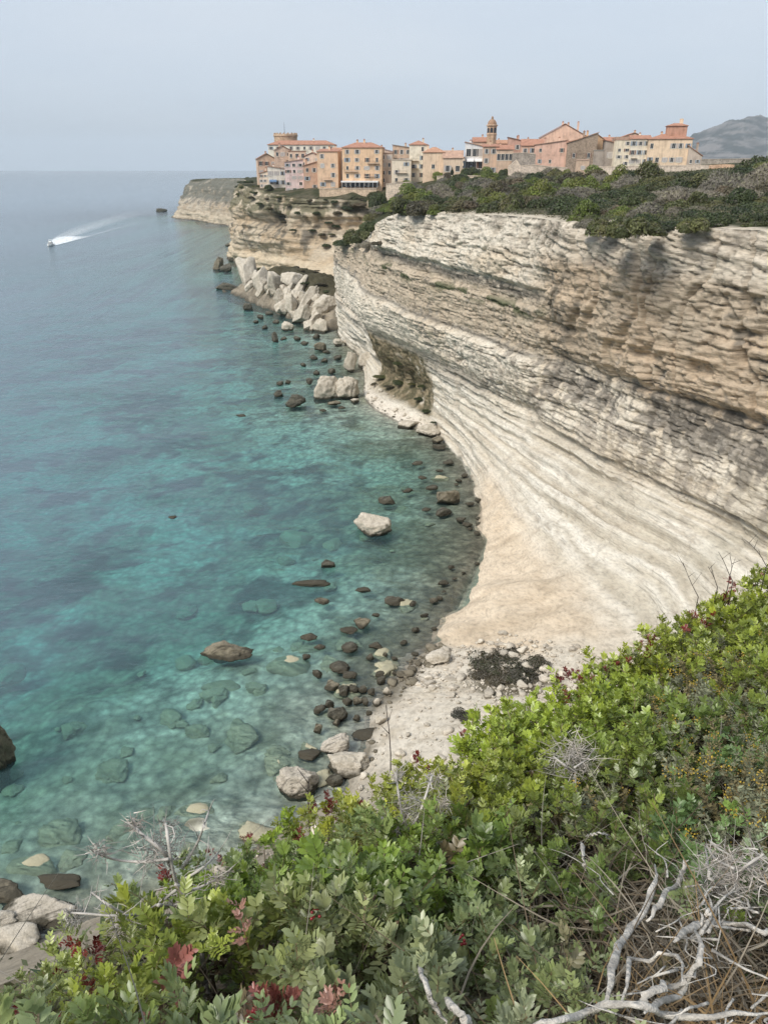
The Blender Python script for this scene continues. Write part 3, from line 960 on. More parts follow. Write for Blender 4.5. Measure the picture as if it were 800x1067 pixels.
def roof_mesh(kind, W, D, z, h, ov=.45, flip=False):
    """tiled roof with a real thickness, eaves at z"""
    m = MB()
    x0, x1, y0, y1 = -W / 2 - ov, W / 2 + ov, -ov, D + ov
    th = .22
    if kind == 'hip':
        r = min(W, D) / 2 * .95
        a, b = ((-W / 2 + r, D / 2), (W / 2 - r, D / 2)) if W >= D else ((0, r), (0, D - r))
        top = [(x0, y0, z + th), (x1, y0, z + th), (x1, y1, z + th), (x0, y1, z + th), (a[0], a[1], z + h), (b[0], b[1], z + h)]
        f = [(0, 1, 5, 4), (2, 3, 4, 5), (1, 2, 5), (3, 0, 4)] if W >= D else [(0, 1, 4), (1, 2, 5, 4), (2, 3, 5), (3, 0, 4, 5)]
        m.poly(top, f)
        m.box(x0, x1, y0, y1, z, z + th - .003)
    elif kind == 'side':     # ridge along the front
        pts = []
        for yy, zz in ((y0, z), (D / 2, z + h), (y1, z)):
            pts += [(x0, yy, zz), (x1, yy, zz), (x0, yy, zz + th), (x1, yy, zz + th)]
        m.poly(pts, [(2, 3, 7, 6), (6, 7, 11, 10), (0, 4, 5, 1), (4, 8, 9, 5), (0, 1, 3, 2), (8, 10, 11, 9), (0, 2, 6, 4), (4, 6, 10, 8), (1, 5, 7, 3), (5, 9, 11, 7)])
    elif kind == 'front':    # gable towards the sea
        pts = []
        for xx, zz in ((x0, z), (0, z + h), (x1, z)):
            pts += [(xx, y0, zz), (xx, y1, zz), (xx, y0, zz + th), (xx, y1, zz + th)]
        m.poly(pts, [(2, 6, 7, 3), (6, 10, 11, 7), (0, 1, 5, 4), (4, 5, 9, 8), (0, 4, 6, 2), (4, 8, 10, 6), (1, 3, 7, 5), (5, 7, 11, 9), (0, 2, 3, 1), (8, 9, 11, 10)])
    elif kind in ('left', 'right', 'back'):
        za, zb = (z, z + h)
        if kind == 'left': hz = lambda x, y: z + h * (x - x0) / (x1 - x0)
        elif kind == 'right': hz = lambda x, y: z + h * (x1 - x) / (x1 - x0)
        else: hz = lambda x, y: z + h * (y - y0) / (y1 - y0)
        c = [(x0, y0), (x1, y0), (x1, y1), (x0, y1)]
        pts = [(x, y, hz(x, y)) for x, y in c] + [(x, y, hz(x, y) + th) for x, y in c]
        m.poly(pts, [(0, 3, 2, 1), (4, 5, 6, 7), (0, 1, 5, 4), (1, 2, 6, 5), (2, 3, 7, 6), (3, 0, 4, 7)])
    else:
        m.box(x0 + ov * .6, x1 - ov * .6, y0 + ov * .6, y1 - ov * .6, z, z + max(.35, h))
    return m

def house(label, x0, x1, ye, yb, Y, wall, roof='hip', rh=3, rc=RED, rows=3, cols=3, depth=9, rot=0, sh='n', group=None, chim=0,
          balc=(), stone=False, wscale=1.0, name='town_house', cat='house', skip=0.14, deep=5.0):
    cx = (x0 + x1) / 2
    B = P(cx, yb, Y=Y)
    W = (P(x1, yb, Y=Y) - P(x0, yb, Y=Y)).length
    hh = P(cx, ye, Y=Y).z - B.z
    rhm = P(cx, ye - rh, Y=Y).z - P(cx, ye, Y=Y).z
    root = empty(name, B, R(rot))
    tag(root, label, cat, group)
    wm = mat_wall(wall, stone)
    m = MB()
    m.box(-W / 2, W / 2, 0, depth, -deep, hh)
    ov = .42
    if roof == 'front':
        zz = hh + rhm * W / (W + 2 * ov) - .02
        m.poly([(-W / 2, 0, hh), (W / 2, 0, hh), (0, 0, zz), (-W / 2, depth, hh), (W / 2, depth, hh), (0, depth, zz)], [(0, 1, 2), (3, 5, 4)])
    elif roof == 'side':
        zz = hh + rhm * .93
        m.poly([(-W / 2, 0, hh), (-W / 2, depth, hh), (-W / 2, depth / 2, zz), (W / 2, 0, hh), (W / 2, depth, hh), (W / 2, depth / 2, zz)], [(0, 2, 1), (3, 4, 5)])
    elif roof in ('left', 'right'):
        k = 1 if roof == 'left' else -1
        zz = hh + rhm * .95
        m.poly([(-k * W / 2, 0, hh), (k * W / 2, 0, hh), (k * W / 2, 0, zz), (-k * W / 2, depth, hh), (k * W / 2, depth, hh), (k * W / 2, depth, zz)], [(0, 1, 2), (3, 5, 4), (1, 4, 5, 2)])
    m.build('wall', wm, root)
    # string course under the eaves
    rf = roof_mesh(roof, W, depth, hh + .01, rhm, ov).build('roof', mat_tiles(rc) if rc != GRY else mat_simple('grey_roof', GRY), root)
    rr = random.Random(int(x0 * 31 + yb * 7))
    for k in range(max(1, chim) if roof != 'flat' else chim):
        c = MB()
        xx, yy = rr.uniform(-.35, .35) * W, depth * rr.uniform(.4, .7)
        zt = hh + rhm + rr.uniform(.6, 1.2)
        c.box(xx - .45, xx + .45, yy - .35, yy + .35, hh + .1, zt, 0)
        c.box(xx - .55, xx + .55, yy - .45, yy + .45, zt, zt + .15, 1)
        c.box(xx - .25, xx + .25, yy - .2, yy + .2, zt + .15, zt + .45, 1)
        c.build('chimney', [wm, mat_tiles(RED)], rf)
    if rows and cols:
        dx, dz = W / cols, hh / rows
        for r in range(rows):
            for c in range(cols):
                if rr.random() < skip:
                    continue
                w = min(1.25, dx * .42) * wscale * rr.choice((.85, 1, 1.1))
                h = min(2.0, dz * .5) * wscale * rr.choice((.9, 1, 1))
                add_window(root, -W / 2 + dx * (c + .5) + rr.uniform(-.12, .12), dz * (r + .52), w, h, rr.choice((sh, sh, sh, 'n', 'g', 'b', 'r', 'c')))
    for (bx, bz, bw) in balc:       # fractions of the facade
        b = MB()
        X, Z, Wb = (bx - .5) * W, bz * hh, bw * W / 2
        b.box(X - Wb, X + Wb, -1.05, -.001, Z - .16, Z, 0)
        for q in (0, 1):
            zz = Z + (.5, 1.0)[q]
            b.box(X - Wb, X + Wb, -1.04, -.99, zz, zz + .05, 1)
        for i in range(int(Wb * 2 / .45) + 1):
            xx = X - Wb + i * .45
            b.box(xx, xx + .04, -1.035, -.995, Z, Z + .5, 1)
            b.box(xx, xx + .04, -1.035, -.995, Z + .552, Z + 1.0, 1)
        b.build('balcony', [M_SLAB, M_IRON], root)
    return root, W, hh, depth, wm

# left group above the cliff edge
r, W, hh, D, wm = house('long cream block with many windows under a low red hipped roof, behind the pink house', 280, 349, 151, 172, 470, S(226, 214, 190), 'hip', 5, RED, 3, 10, 11, -3, 'g')
house('stepped ochre house with brown gable, leftmost of the town above the cliff', 270, 289, 166, 193, 452, S(208, 174, 138), 'front', 6, BRN, 3, 3, 9, 14, 'r', chim=1)
house('tan stone house with small red gable right behind the white house with the blue awning', 287, 304, 157, 180, 450, S(205, 176, 146), 'front', 5, RED, 3, 3, 8, 8, 'g', stone=True)
house('flat-topped sandy house squeezed between the long cream block and the pink house', 301, 319, 158, 176, 447, S(218, 184, 148), 'flat', 1, BRN, 2, 3, 7, 4)
r, W, hh, D, wm = house('small white house with blue awning over its terrace', 280, 298, 176, 195, 437, S(226, 212, 192), 'right', 3, ORG, 2, 3, 7, 8, 'b')
a = MB()
a.poly([(-W * .42, -.02, 3.6), (-W * .02, -.02, 3.6), (-W * .02, -2.2, 2.8), (-W * .42, -2.2, 2.8), (-W * .42, -.02, 3.48), (-W * .02, -.02, 3.48), (-W * .02, -2.2, 2.4), (-W * .42, -2.2, 2.4)],
       [(0, 3, 2, 1), (4, 5, 6, 7), (3, 7, 6, 2), (0, 4, 7, 3), (1, 2, 6, 5)])
a.build('awning', mat_simple('blue_canvas', S(70, 118, 172), .8), r)
house('tall narrow pale pink house with rows of small windows at the cliff edge', 298, 317, 169, 201, 425, S(224, 192, 184), 'left', 3, PNK, 5, 3, 9, 6, 'g', deep=6)
house('salmon house with a sloping tiled roof, right of the pink house', 317, 332, 173, 199, 422, S(206, 160, 124), 'left', 5, RED, 3, 2, 9, 4, 'r')
r, W, hh, D, wm = house('tall ochre tower house with plain flat red roof and a brick-brown side', 331, 353, 158, 197, 416, S(222, 180, 134), 'back', 3, RED, 4, 2, 10, -9, 'g', balc=((.5, .25, .4),))
# the big yellow house with the terrace
r, W, hh, D, wm = house('large golden yellow house with balconies above a white terrace canopy', 357, 398, 154, 196, 410, S(228, 184, 132), 'hip', 6, RED, 5, 4, 12, -6, 'g', chim=2,
                        balc=((.22, .42, .35), (.72, .3, .32), (.78, .62, .3)))
t = MB()
t.box(-W * .52, W * .42, -3.2, -.01, 3.1, 3.3, 0)
for i in range(9):
    xx = -W * .5 + i * W * .112
    t.box(xx, xx + .12, -3.1, -2.98, 0, 3.098, 0)
t.box(-W * .52, W * .42, -3.25, -3.22, 2.6, 3.2, 0)
t.build('terrace_canopy', mat_simple('white_canvas', S(232, 226, 214), .8), r)
t = MB(); t.box(-W * .5, W * .4, -.06, -.005, .4, 2.7, 0)
t.build('terrace_glazing', M_PANE, r)
house('narrow shaded beige house right of the large yellow house', 396, 409, 160, 192, 414, S(196, 176, 152), 'flat', 1, BRN, 4, 2, 9, -4)
house('tan upper house with grey roof behind the cream house with two balconies', 409, 428, 154, 172, 424, S(204, 172, 138), 'right', 3, GRY, 2, 3, 8, -3, 'r')
house('cream house with two iron balconies beside the beige lane', 408, 428, 167, 192, 406, S(226, 206, 172), 'flat', 1, S(200, 180, 150), 3, 2, 9, -3, 'g', balc=((.5, .12, .6), (.5, .48, .6)))
house('tall cream house with a red top storey roof and stacked balconies', 426, 444, 151, 187, 411, S(228, 212, 182), 'hip', 5, RED, 4, 2, 10, -4, 'b', balc=((.3, .33, .45), (.3, .55, .45)), chim=1)
house('plain tan house with almost no windows under a red hipped roof', 440, 462, 159, 189, 402, S(222, 190, 148), 'hip', 6, ORG, 1, 3, 9, -8, skip=.4)
house('sandy house with pink gabled roof and two tall windows beside the cypress', 461, 481, 165, 187, 398, S(216, 188, 150), 'side', 8, PNK, 1, 2, 9, -5, 'g', wscale=1.3)
# middle group
r, W, hh, D, wm = house('white house with wide glazed terraces and two white awnings behind the round trees', 484, 503, 153, 178, 402, S(232, 226, 216), 'right', 5, ORG, 2, 3, 9, -4, 'g', wscale=1.6)
for k in (-1, 1):
    a = MB()
    x0_, x1_ = sorted((k * .3, k * W * .42))
    a.poly([(x0_, -.02, hh * .5), (x1_, -.02, hh * .5), (x1_, -1.9, hh * .42), (x0_, -1.9, hh * .42), (x0_, -.02, hh * .48), (x1_, -.02, hh * .48), (x1_, -1.9, hh * .38), (x0_, -1.9, hh * .38)],
           [(0, 3, 2, 1), (4, 5, 6, 7), (3, 7, 6, 2), (0, 4, 7, 3), (1, 2, 6, 5)])
    a.build('awning', mat_simple('white_awning', S(240, 238, 232), .8), r)
house('red-roofed church nave at the foot of the bell tower', 492, 513, 148, 168, 432, S(214, 176, 142), 'side', 5, RED, 1, 3, 10, -4, name='church_nave', cat='church')
house('tan house with plain wall directly below the bell tower', 502, 517, 153, 182, 396, S(206, 170, 134), 'back', 3, RED, 3, 2, 9, -5, 'g')
r, W, hh, D, wm = house('sandy house with a long row of blue-grey windows under a terracotta roof', 516, 533, 156, 183, 394, S(208, 174, 138), 'side', 5, RED, 0, 0, 9, -5)
for i in range(4):
    add_window(r, -W * .36 + i * W * .24, hh * .72, W * .19, 2.6, 'n')
house('rosy house with two chimneys and brown roof, right of the bell tower', 528, 548, 148, 170, 425, S(202, 150, 124), 'right', 5, BRN, 2, 3, 9, -6, 'r', chim=2)
house('low red-roofed house in front of the big gabled house', 542, 566, 152, 172, 412, S(214, 170, 136), 'side', 7, RED, 2, 3, 9, -8, 'g', chim=1)
house('big salmon house with a broad low gable, highest roofline of the town', 562, 609, 143, 165, 428, S(226, 182, 148), 'front', 14, ORG, 1, 3, 12, -6, 'g', chim=3)
house('pink-orange house with three small dark windows behind the pale ruined walls', 556, 589, 151, 174, 396, S(224, 172, 142), 'left', 5, PNK, 2, 3, 9, -8, wscale=.8)
house('grey-brown house with one white-framed window under a sloping terracotta roof', 589, 619, 149, 176, 392, S(160, 138, 112), 'left', 11, ORG, 1, 2, 10, -8, 'n', stone=True, chim=1)
house('ochre yellow house with brown gable behind the grey wall', 606, 630, 148, 166, 404, S(218, 172, 116), 'front', 9, ORG, 1, 3, 9, -8, 'g')
house('grey rendered house with red roof edge left of the cream tower', 628, 641, 150, 174, 388, S(156, 146, 132), 'right', 4, RED, 1, 1, 9, -7, wscale=1.2)
house('blank grey house wall with flat top behind the pale rampart', 617, 631, 157, 174, 390, S(162, 152, 136), 'flat', 1, GRY, 0, 0, 7, -7)
house('narrow cream tower house with a stack of grey windows', 639, 655, 146, 174, 380, S(228, 208, 172), 'flat', 3.5, PNK, 4, 2, 9, -8, 'g')
house('white and orange house with a small blue balcony under a red roof', 654, 674, 145, 173, 378, S(230, 210, 182), 'side', 4, RED, 3, 3, 9, -8, 'b', balc=((.25, .3, .3),))
# big house on the right
r, W, hh, D, wm = house('big cream house with tall paired windows and red upper storey, right end of the town', 673, 716, 145, 174, 372, S(226, 196, 152), 'hip', 6, RED, 2, 6, 12, -13, 'g', chim=1)
m = MB(); m.box(-W * .1, W * .36, 3, 9, hh + .4, hh + 5.2)
m.build('upper_storey', mat_wall(S(198, 138, 106)), r)
m = roof_mesh('hip', W * .46, 6, 0, 1.3, .4).build('upper_roof', mat_tiles(RED), r); m.location = (W * .13, 3, hh + 5.21)
m = MB(); m.box(W * .18, W * .26, 5.5, 6.5, hh + 6, hh + 8.2)
m.build('chimney', wm, r)
house('low grey outbuilding with steep red roof at the right end of the town', 715, 729, 163, 174, 368, S(188, 172, 150), 'right', 11, ORG, 1, 2, 9, -10, wscale=.7)

# further roofs seen between the front houses
for lab, x0, x1, ye, yb, Y, c, rf, rc in [
 ('cream house back between the tall ochre tower house and the yellow house', 346, 360, 158, 180, 440, (224, 204, 174), 'side', ORG),
 ('pale peach house back to the right of the large yellow house', 394, 409, 158, 180, 445, (224, 190, 160), 'right', RED),
 ('peach house with small gable back behind the salmon house', 318, 334, 163, 182, 446, (226, 194, 162), 'front', RED),
 ('low cream house in the gap left of the white house with awnings', 477, 488, 166, 182, 412, (222, 204, 176), 'left', ORG),
 ('pinkish house between the rosy house and the church', 514, 530, 150, 168, 440, (222, 186, 162), 'side', ORG),
 ('peach house behind the pink-orange house with small windows', 575, 600, 150, 166, 414, (228, 188, 156), 'left', ORG),
 ('sand-coloured house behind the grey rendered house', 624, 646, 147, 165, 410, (222, 196, 160), 'side', RED),
 ('small ochre house behind the white and orange house', 648, 668, 142.5, 160, 400, (220, 186, 146), 'front', RED),
 ('pale stepped house at the cliff edge under the stepped ochre house', 271, 283, 181, 196, 441, (218, 196, 166), 'left', RED)]:
    house(lab, x0, x1, ye, yb, Y, S(*c), rf, 4, rc, 3, 3, 8, -5, 'g', chim=1)

# round fortress tower with its mast
def tower():
    B = P(299, 172, Y=490)
    rad = (P(311, 150, Y=490) - P(287, 150, Y=490)).length / 2
    z1 = P(299, 140, Y=490).z - B.z
    root = tag(empty('fortress_tower', B), 'round tan fortress tower with a thin mast above the long cream block', 'tower')
    m = MB()
    m.lathe([(rad * 1.04, -5), (rad, z1 - 1.2), (rad * 1.06, z1 - 1.1), (rad * 1.06, z1 - .2), (rad * .95, z1)], 24)
    m.build('wall', mat_wall(S(196, 164, 124), True), root)
    m = MB()
    for k in range(18):
        a = 2 * math.pi * k / 18
        m.box(-.45, .45, -.25, .25, z1 - .15, z1 + .7, 0, Matrix.Rotation(a, 4, 'Z') @ Matrix.Translation((0, rad * .97, 0)))
    m.build('battlement', mat_wall(S(190, 158, 120), True), root)
    m = MB(); m.tube([(-.5, 0, z1 - .1), (-.5, 0, z1 + 6.5)], [.14, .05]); m.build('mast', M_IRON, root)
tower()

# bell tower
def bell_tower():
    Y = 428
    B = P(510.5, 170, Y=Y)
    s = (P(516, 140, Y=Y) - P(505.5, 140, Y=Y)).length / 2
    z = lambda py: P(510.5, py, Y=Y).z - B.z
    root = tag(empty('bell_tower', B, R(12)), 'octagonal stone bell tower with a rounded cupola rising over the red roofs', 'bell tower')
    st, st2 = mat_wall(S(204, 164, 122), True), mat_wall(S(212, 178, 138))
    m = MB()
    m.lathe([(s, -4), (s, z(131.5))], 8)
    m.build('shaft', st, root)
    m = MB()
    m.lathe([(s * 1.0, z(131.6)), (s * 1.22, z(131)), (s * 1.22, z(130.2)), (s * .96, z(130))], 8)
    m.lathe([(s * 1.01, z(140.6)), (s * 1.12, z(140.3)), (s * 1.12, z(139.8)), (s * 1.01, z(139.5))], 8)
    m.build('cornice', st2, root)
    m = MB()
    a, b = z(130), z(124)
    m.lathe([(s * .96, a)] + [(s * .96 * math.cos(t), a + (b - a) * math.sin(t)) for t in (.35, .7, 1.0, 1.25)] + [(s * .22, b), (s * .24, b + .7), (s * .1, b + 1.1), (s * .05, z(121))], 8)
    m.build('cupola', mat_wall(S(168, 128, 92)), root)
    for k in range(8):
        a = 2 * math.pi * (k + .5) / 8
        o = MB()
        w, h = s * .3, z(133) - z(138.5)
        arc = [(w * math.cos(t), h / 2 - w + w * math.sin(t)) for t in np.linspace(0, math.pi, 7)]
        prof = [(w, -h / 2)] + arc + [(-w, -h / 2)]
        pts = [(x, -.02, y) for x, y in prof] + [(x, .3, y) for x, y in prof]
        nn_ = len(prof)
        o.poly(pts, [tuple(range(nn_))] + [(i, i + nn_, (i + 1) % nn_ + nn_, (i + 1) % nn_) for i in range(nn_)])
        ob = o.build('belfry_opening', M_PANE, root)
        rr_ = s * math.cos(math.pi / 8)
        ob.location = (rr_ * math.cos(a), rr_ * math.sin(a), z(135.8))
        ob.rotation_euler = (0, 0, a + math.pi / 2)
bell_tower()

# walls of the town
def rampart(name, label, pts, Y0, Y1, c, cap=True, th=1.2, deep=3.0, cat='wall', stone=True):
    """pts: (px, y top, y base) along the wall, depth running from Y0 to Y1"""
    n = len(pts)
    root = tag(empty(name, P(pts[0][0], pts[0][2], Y=Y0)), label, cat)
    m, k = MB(), MB()
    q = []
    for i, (px, yt, yb) in enumerate(pts):
        Y = Y0 + (Y1 - Y0) * i / (n - 1)
        q.append((P(px, yt, Y=Y) - root.location, P(px, yb, Y=Y) - root.location))
    for (t0, b0), (t1, b1) in zip(q[:-1], q[1:]):
        v = [Vector((b0.x, b0.y, b0.z - deep)), Vector((b1.x, b1.y, b1.z - deep)), Vector((b1.x, b1.y, t1.z)), Vector((b0.x, b0.y, t0.z))]
        d = Vector((0, th, 0))
        m.poly(v + [p + d for p in v], [(0, 1, 2, 3), (4, 7, 6, 5), (0, 4, 5, 1), (2, 6, 7, 3), (0, 3, 7, 4), (1, 5, 6, 2)])
        e, g = Vector((0, -.12, .003)), Vector((0, th + .12, .003))
        u = Vector((0, 0, .28))
        a, b = v[3], v[2]
        k.poly([a + e, b + e, b + g, a + g, a + e + u, b + e + u, b + g + u, a + g + u], [(0, 3, 2, 1), (4, 5, 6, 7), (0, 1, 5, 4), (2, 3, 7, 6), (0, 4, 7, 3), (1, 2, 6, 5)])
    m.build('masonry', mat_wall(c, stone), root)
    if cap:
        k.build('coping', mat_wall(S(206, 188, 160)), root)
    return root
rampart('retaining_wall', 'sandy retaining wall under the terrace of the large yellow house', [(333, 197, 210), (362, 197, 209), (392, 197, 208)], 404, 404, S(218, 188, 146))
rampart('retaining_wall', 'pale buttress wall below the cream house with two balconies, beside the scrub', [(402, 192, 208), (428, 190, 206)], 394, 394, S(224, 202, 168))
rampart('rampart', 'long pale rampart along the scrub below the right part of the town', [(600, 174, 181), (640, 174, 182), (690, 173, 182), (742, 172.5, 181)], 362, 345, S(206, 190, 164))
rampart('ruined_wall', 'pale broken stone wall below the pink-orange house', [(529, 174, 184), (537, 167, 184), (541, 173, 184), (556, 172, 184), (572, 174, 183), (590, 175, 183)], 384, 380, S(204, 186, 160))
rampart('stone_wall', 'grey stone garden wall between the dark bushes and the pink-orange house', [(533, 160, 174), (545, 159.5, 174), (557, 161, 174)], 391, 391, S(166, 156, 138))
rampart('stone_wall', 'pale low wall in front of the plain tan house and the cypress', [(455, 184, 190), (480, 183, 190), (505, 184, 190)], 388, 386, S(210, 190, 156))
rampart('field_wall', 'distant pale wall under the mountain, right of the town', [(727, 166.5, 171), (760, 166, 171), (792, 165.5, 171)], 390, 400, S(200, 186, 160))
rampart('orange_wall', 'short orange-brown wall at the right end of the long rampart', [(738, 172, 182), (752, 171, 182), (763, 171.5, 182)], 340, 338, S(212, 166, 120), cap=False)
house('small tan gatehouse block with a slit window set in the rampart', 600, 612, 167, 183, 360, S(206, 172, 136), 'flat', 1, S(210, 170, 140), 1, 1, 4, -5, wscale=.7, name='gatehouse', cat='gatehouse')
# ------------------------------------------------------------------ boats
M_GEL = mat_simple('white_gelcoat', (.78, .78, .76), .35, .05)
M_NAVY = mat_simple('dark_antifouling', (.05, .06, .09), .5)

def motor_boat(loc, rz, L):
    root = tag(empty('motor_boat', loc, rz), 'small white cabin cruiser with flybridge speeding across the open sea', 'boat')
    m = MB()
    xs = np.linspace(-.5, .5, 13)
    ring = []
    for x in xs:
        k = 1 - max(0, (x - .05) / .45) ** 2.2
        w, sheer, keel = .145 * k + .004, .085 + .05 * max(0, x + .1), -.05 + .06 * max(0, (x - .2) / .3) ** 2
        ring.append([(x, -w, sheer), (x, -w * .86, .01), (x, 0, keel), (x, w * .86, .01), (x, w, sheer)])
    pts = [tuple(c * L for c in p) for r in ring for p in r]
    f, mi = [], []
    m.poly(pts, [(i * 5 + j, (i + 1) * 5 + j, (i + 1) * 5 + j + 1, i * 5 + j + 1) for i in range(12) for j in (0, 3)], 0)
    m.poly(pts, [(i * 5 + j, (i + 1) * 5 + j, (i + 1) * 5 + j + 1, i * 5 + j + 1) for i in range(12) for j in (1, 2)], 1)
    m.poly(pts, [(0, 1, 2, 3, 4)], 0)
    m.build('hull', [M_GEL, M_NAVY], root)
    d = MB()
    d.poly([tuple(Vector(p) * L - Vector((0, 0, .006 * L))) for r in ring for p in (r[0], r[4])], [(i * 2, i * 2 + 1, i * 2 + 3, i * 2 + 2) for i in range(12)])
    d.build('deck', M_GEL, root)
    c = MB()
    b0 = [(-.28, -.1, .09), (.2, -.1, .1), (.2, .1, .1), (-.28, .1, .09)]
    t0 = [(-.26, -.085, .2), (.06, -.085, .2), (.06, .085, .2), (-.26, .085, .2)]
    c.poly([tuple(v * L for v in p) for p in b0 + t0], [(4, 5, 6, 7), (0, 1, 5, 4), (1, 2, 6, 5), (2, 3, 7, 6), (3, 0, 4, 7)])
    cb = c.build('cabin', M_GEL, root)
    w = MB()
    g = lambda t, s: (b0[0][0] + (t0[0][0] - b0[0][0]) * t, 0)
    for s in (-1, 1):
        q = [(-.24, s * .0975, .125), (.12, s * .0975, .125), (.06, s * .0905, .18), (-.23, s * .0905, .18)]
        w.quad([tuple(v * L for v in (p[0], p[1] + s * .003, p[2])) for p in q])
    w.quad([tuple(v * L for v in p) for p in [(.172, -.09, .125), (.172, .09, .125), (.092, .08, .183), (.092, -.08, .183)]])
    w.build('window', M_PANE, cb)
    fb = MB()
    fb.box(-.22 * L, -.02 * L, -.075 * L, .075 * L, .2 * L + .002, .235 * L)
    fb.box(-.19 * L, -.05 * L, -.08 * L, .08 * L, .31 * L, .322 * L)
    for s in (-1, 1):
        for x in (-.18, -.06):
            fb.tube([(x * L, s * .07 * L, .235 * L), (x * L, s * .07 * L, .31 * L)], .008 * L)
    fb.build('flybridge', M_GEL, root)
    rl = MB()
    for s in (-1, 1):
        rl.tube([(x * L, s * ((.145 * (1 - max(0, (x - .05) / .45) ** 2.2)) * .93) * L, (.085 + .05 * max(0, x + .1) + .05) * L) for x in np.linspace(.05, .48, 7)], .004 * L, 4)
    rl.build('bow_rail', mat_simple('steel_rail', (.5, .5, .5), .3), root)
    return root
_b = P(53, 256, z=0)
_b2 = P(82, 243, z=0)
_hd = math.atan2(_b.y - _b2.y, _b.x - _b2.x)
boat = motor_boat(_b, _hd, 12.5)

def wake():
    """foam carpet fanning out behind the boat"""
    L, nl, nw = 300.0, 150, 25
    V, A = [], []
    dirv = (_b2 - _b).normalized()
    side = Vector((-dirv.y, dirv.x, 0))
    end = P(162, 219, z=0)
    for i in range(nl):
        t = (i / (nl - 1)) ** 1.5
        base = _b + dirv * (t * 150) if False else None
        # the track bends back towards the harbour mouth
        a, b, c = _b + Vector((0, 0, 0)), P(95, 238, z=0), end
        p = a * (1 - t) ** 2 + b * 2 * t * (1 - t) + c * t * t
        wdt = 2.2 + 40 * t ** .8
        for j in range(nw):
            s = j / (nw - 1) * 2 - 1
            q = p + side * s * wdt
            V.append((q.x, q.y, .10))
            core = max(0, 1 - t / .22) ** .5 * (1 - s * s) * 2.2
            sheet = max(0, 1 - t) * .5 * max(0, 1 - ((s - .35) / .5) ** 2) * (1 - math.exp(-t * 30))
            edge = .45 * max(0, 1 - t * 1.6) * math.exp(-((abs(s) - .85) / .1) ** 2)
            A.append(min(1, core + sheet + edge))
    n = NT('wake_foam')
    f = n.n('Attribute', attribute_name='foam').outputs['Fac']
    ns = n.noise(n.map(n.pos(), (.35, .35, 1)), 1.0, 5, .7)
    k = n.math('MULTIPLY', f, n.ramp(ns, [(.3, .25), (.62, 1.3)]), True)
    tr = n.n('BsdfTransparent')
    d = n.bsdf((.8, .83, .85), .8)
    mx = n.n('MixShader')
    n.l(k, mx.inputs[0]); n.l(tr.outputs[0], mx.inputs[1]); n.l(d, mx.inputs[2])
    tag(mesh_np('wake_foam', V, [grid_faces(nl, nw)], n.done(mx.outputs[0]), attrs={'foam': A}), kind='stuff')
wake()

# ------------------------------------------------------------------ boulders
def mat_boulder(name, c1, c2, strata=0.0, wet=(.07, .062, .045), wl=0.55):
    n = NT(name)
    p, o = n.pos(), n.obj()
    f1 = n.noise(p, 1.1, 6, .7)
    f2 = n.noise(p, 6.0, 5, .7)
    c = n.mix(n.ramp(f1, [(.35, 0.0), (.65, 1.0)]), c1, c2)
    c = n.mix(1.0, c, n.ramp(f2, [(.28, .6), (.5, 1.0), (.75, 1.15)]), 'MULTIPLY')
    h = f2
    if strata:
        w = n.n('TexNoise')
        n.l(n.map(n.map(o, (1, 1, 1), (R(62), R(20), 0)), (.25, .25, 2.2)), w.inputs['Vector'])
        w.inputs['Scale'].default_value = strata * 1.5
        w.inputs['Distortion'].default_value = .4
        w.inputs['Detail'].default_value = 5
        w.inputs['Roughness'].default_value = .6
        c = n.mix(1.0, c, n.ramp(w.outputs[0], [(.38, .45), (.46, .98), (.7, 1.08)]), 'MULTIPLY')
        h = n.math('ADD', f2, n.math('MULTIPLY', w.outputs[0], 1.2))
    z = n.n('SeparateXYZ'); n.l(p, z.inputs[0])
    band = n.math('ADD', z.outputs[2], n.math('MULTIPLY', n.noise(p, 1.8, 3, .6), -.7))
    c = n.mix(n.ramp(n.math('DIVIDE', band, wl), [(0.0, 1.0), (.8, 0.0)]), c, wet)
    return n.done(n.bsdf(c, .9, n.bump(h, .6, .18), .2))
M_PALE = mat_boulder('pale_boulder', (.60, .54, .45), (.42, .37, .29))
M_PALES = mat_boulder('striped_boulder', (.56, .50, .42), (.40, .36, .29), 1.3, wl=.3)
M_TAN = mat_boulder('tan_boulder', (.27, .235, .17), (.17, .15, .11), .8, wl=.35)
M_DARK = mat_boulder('dark_boulder', (.15, .14, .11), (.085, .08, .062), .9)
M_SUNK = mat_boulder('sunken_boulder', (.46, .43, .31), (.24, .22, .155), wet=(.42, .39, .27))

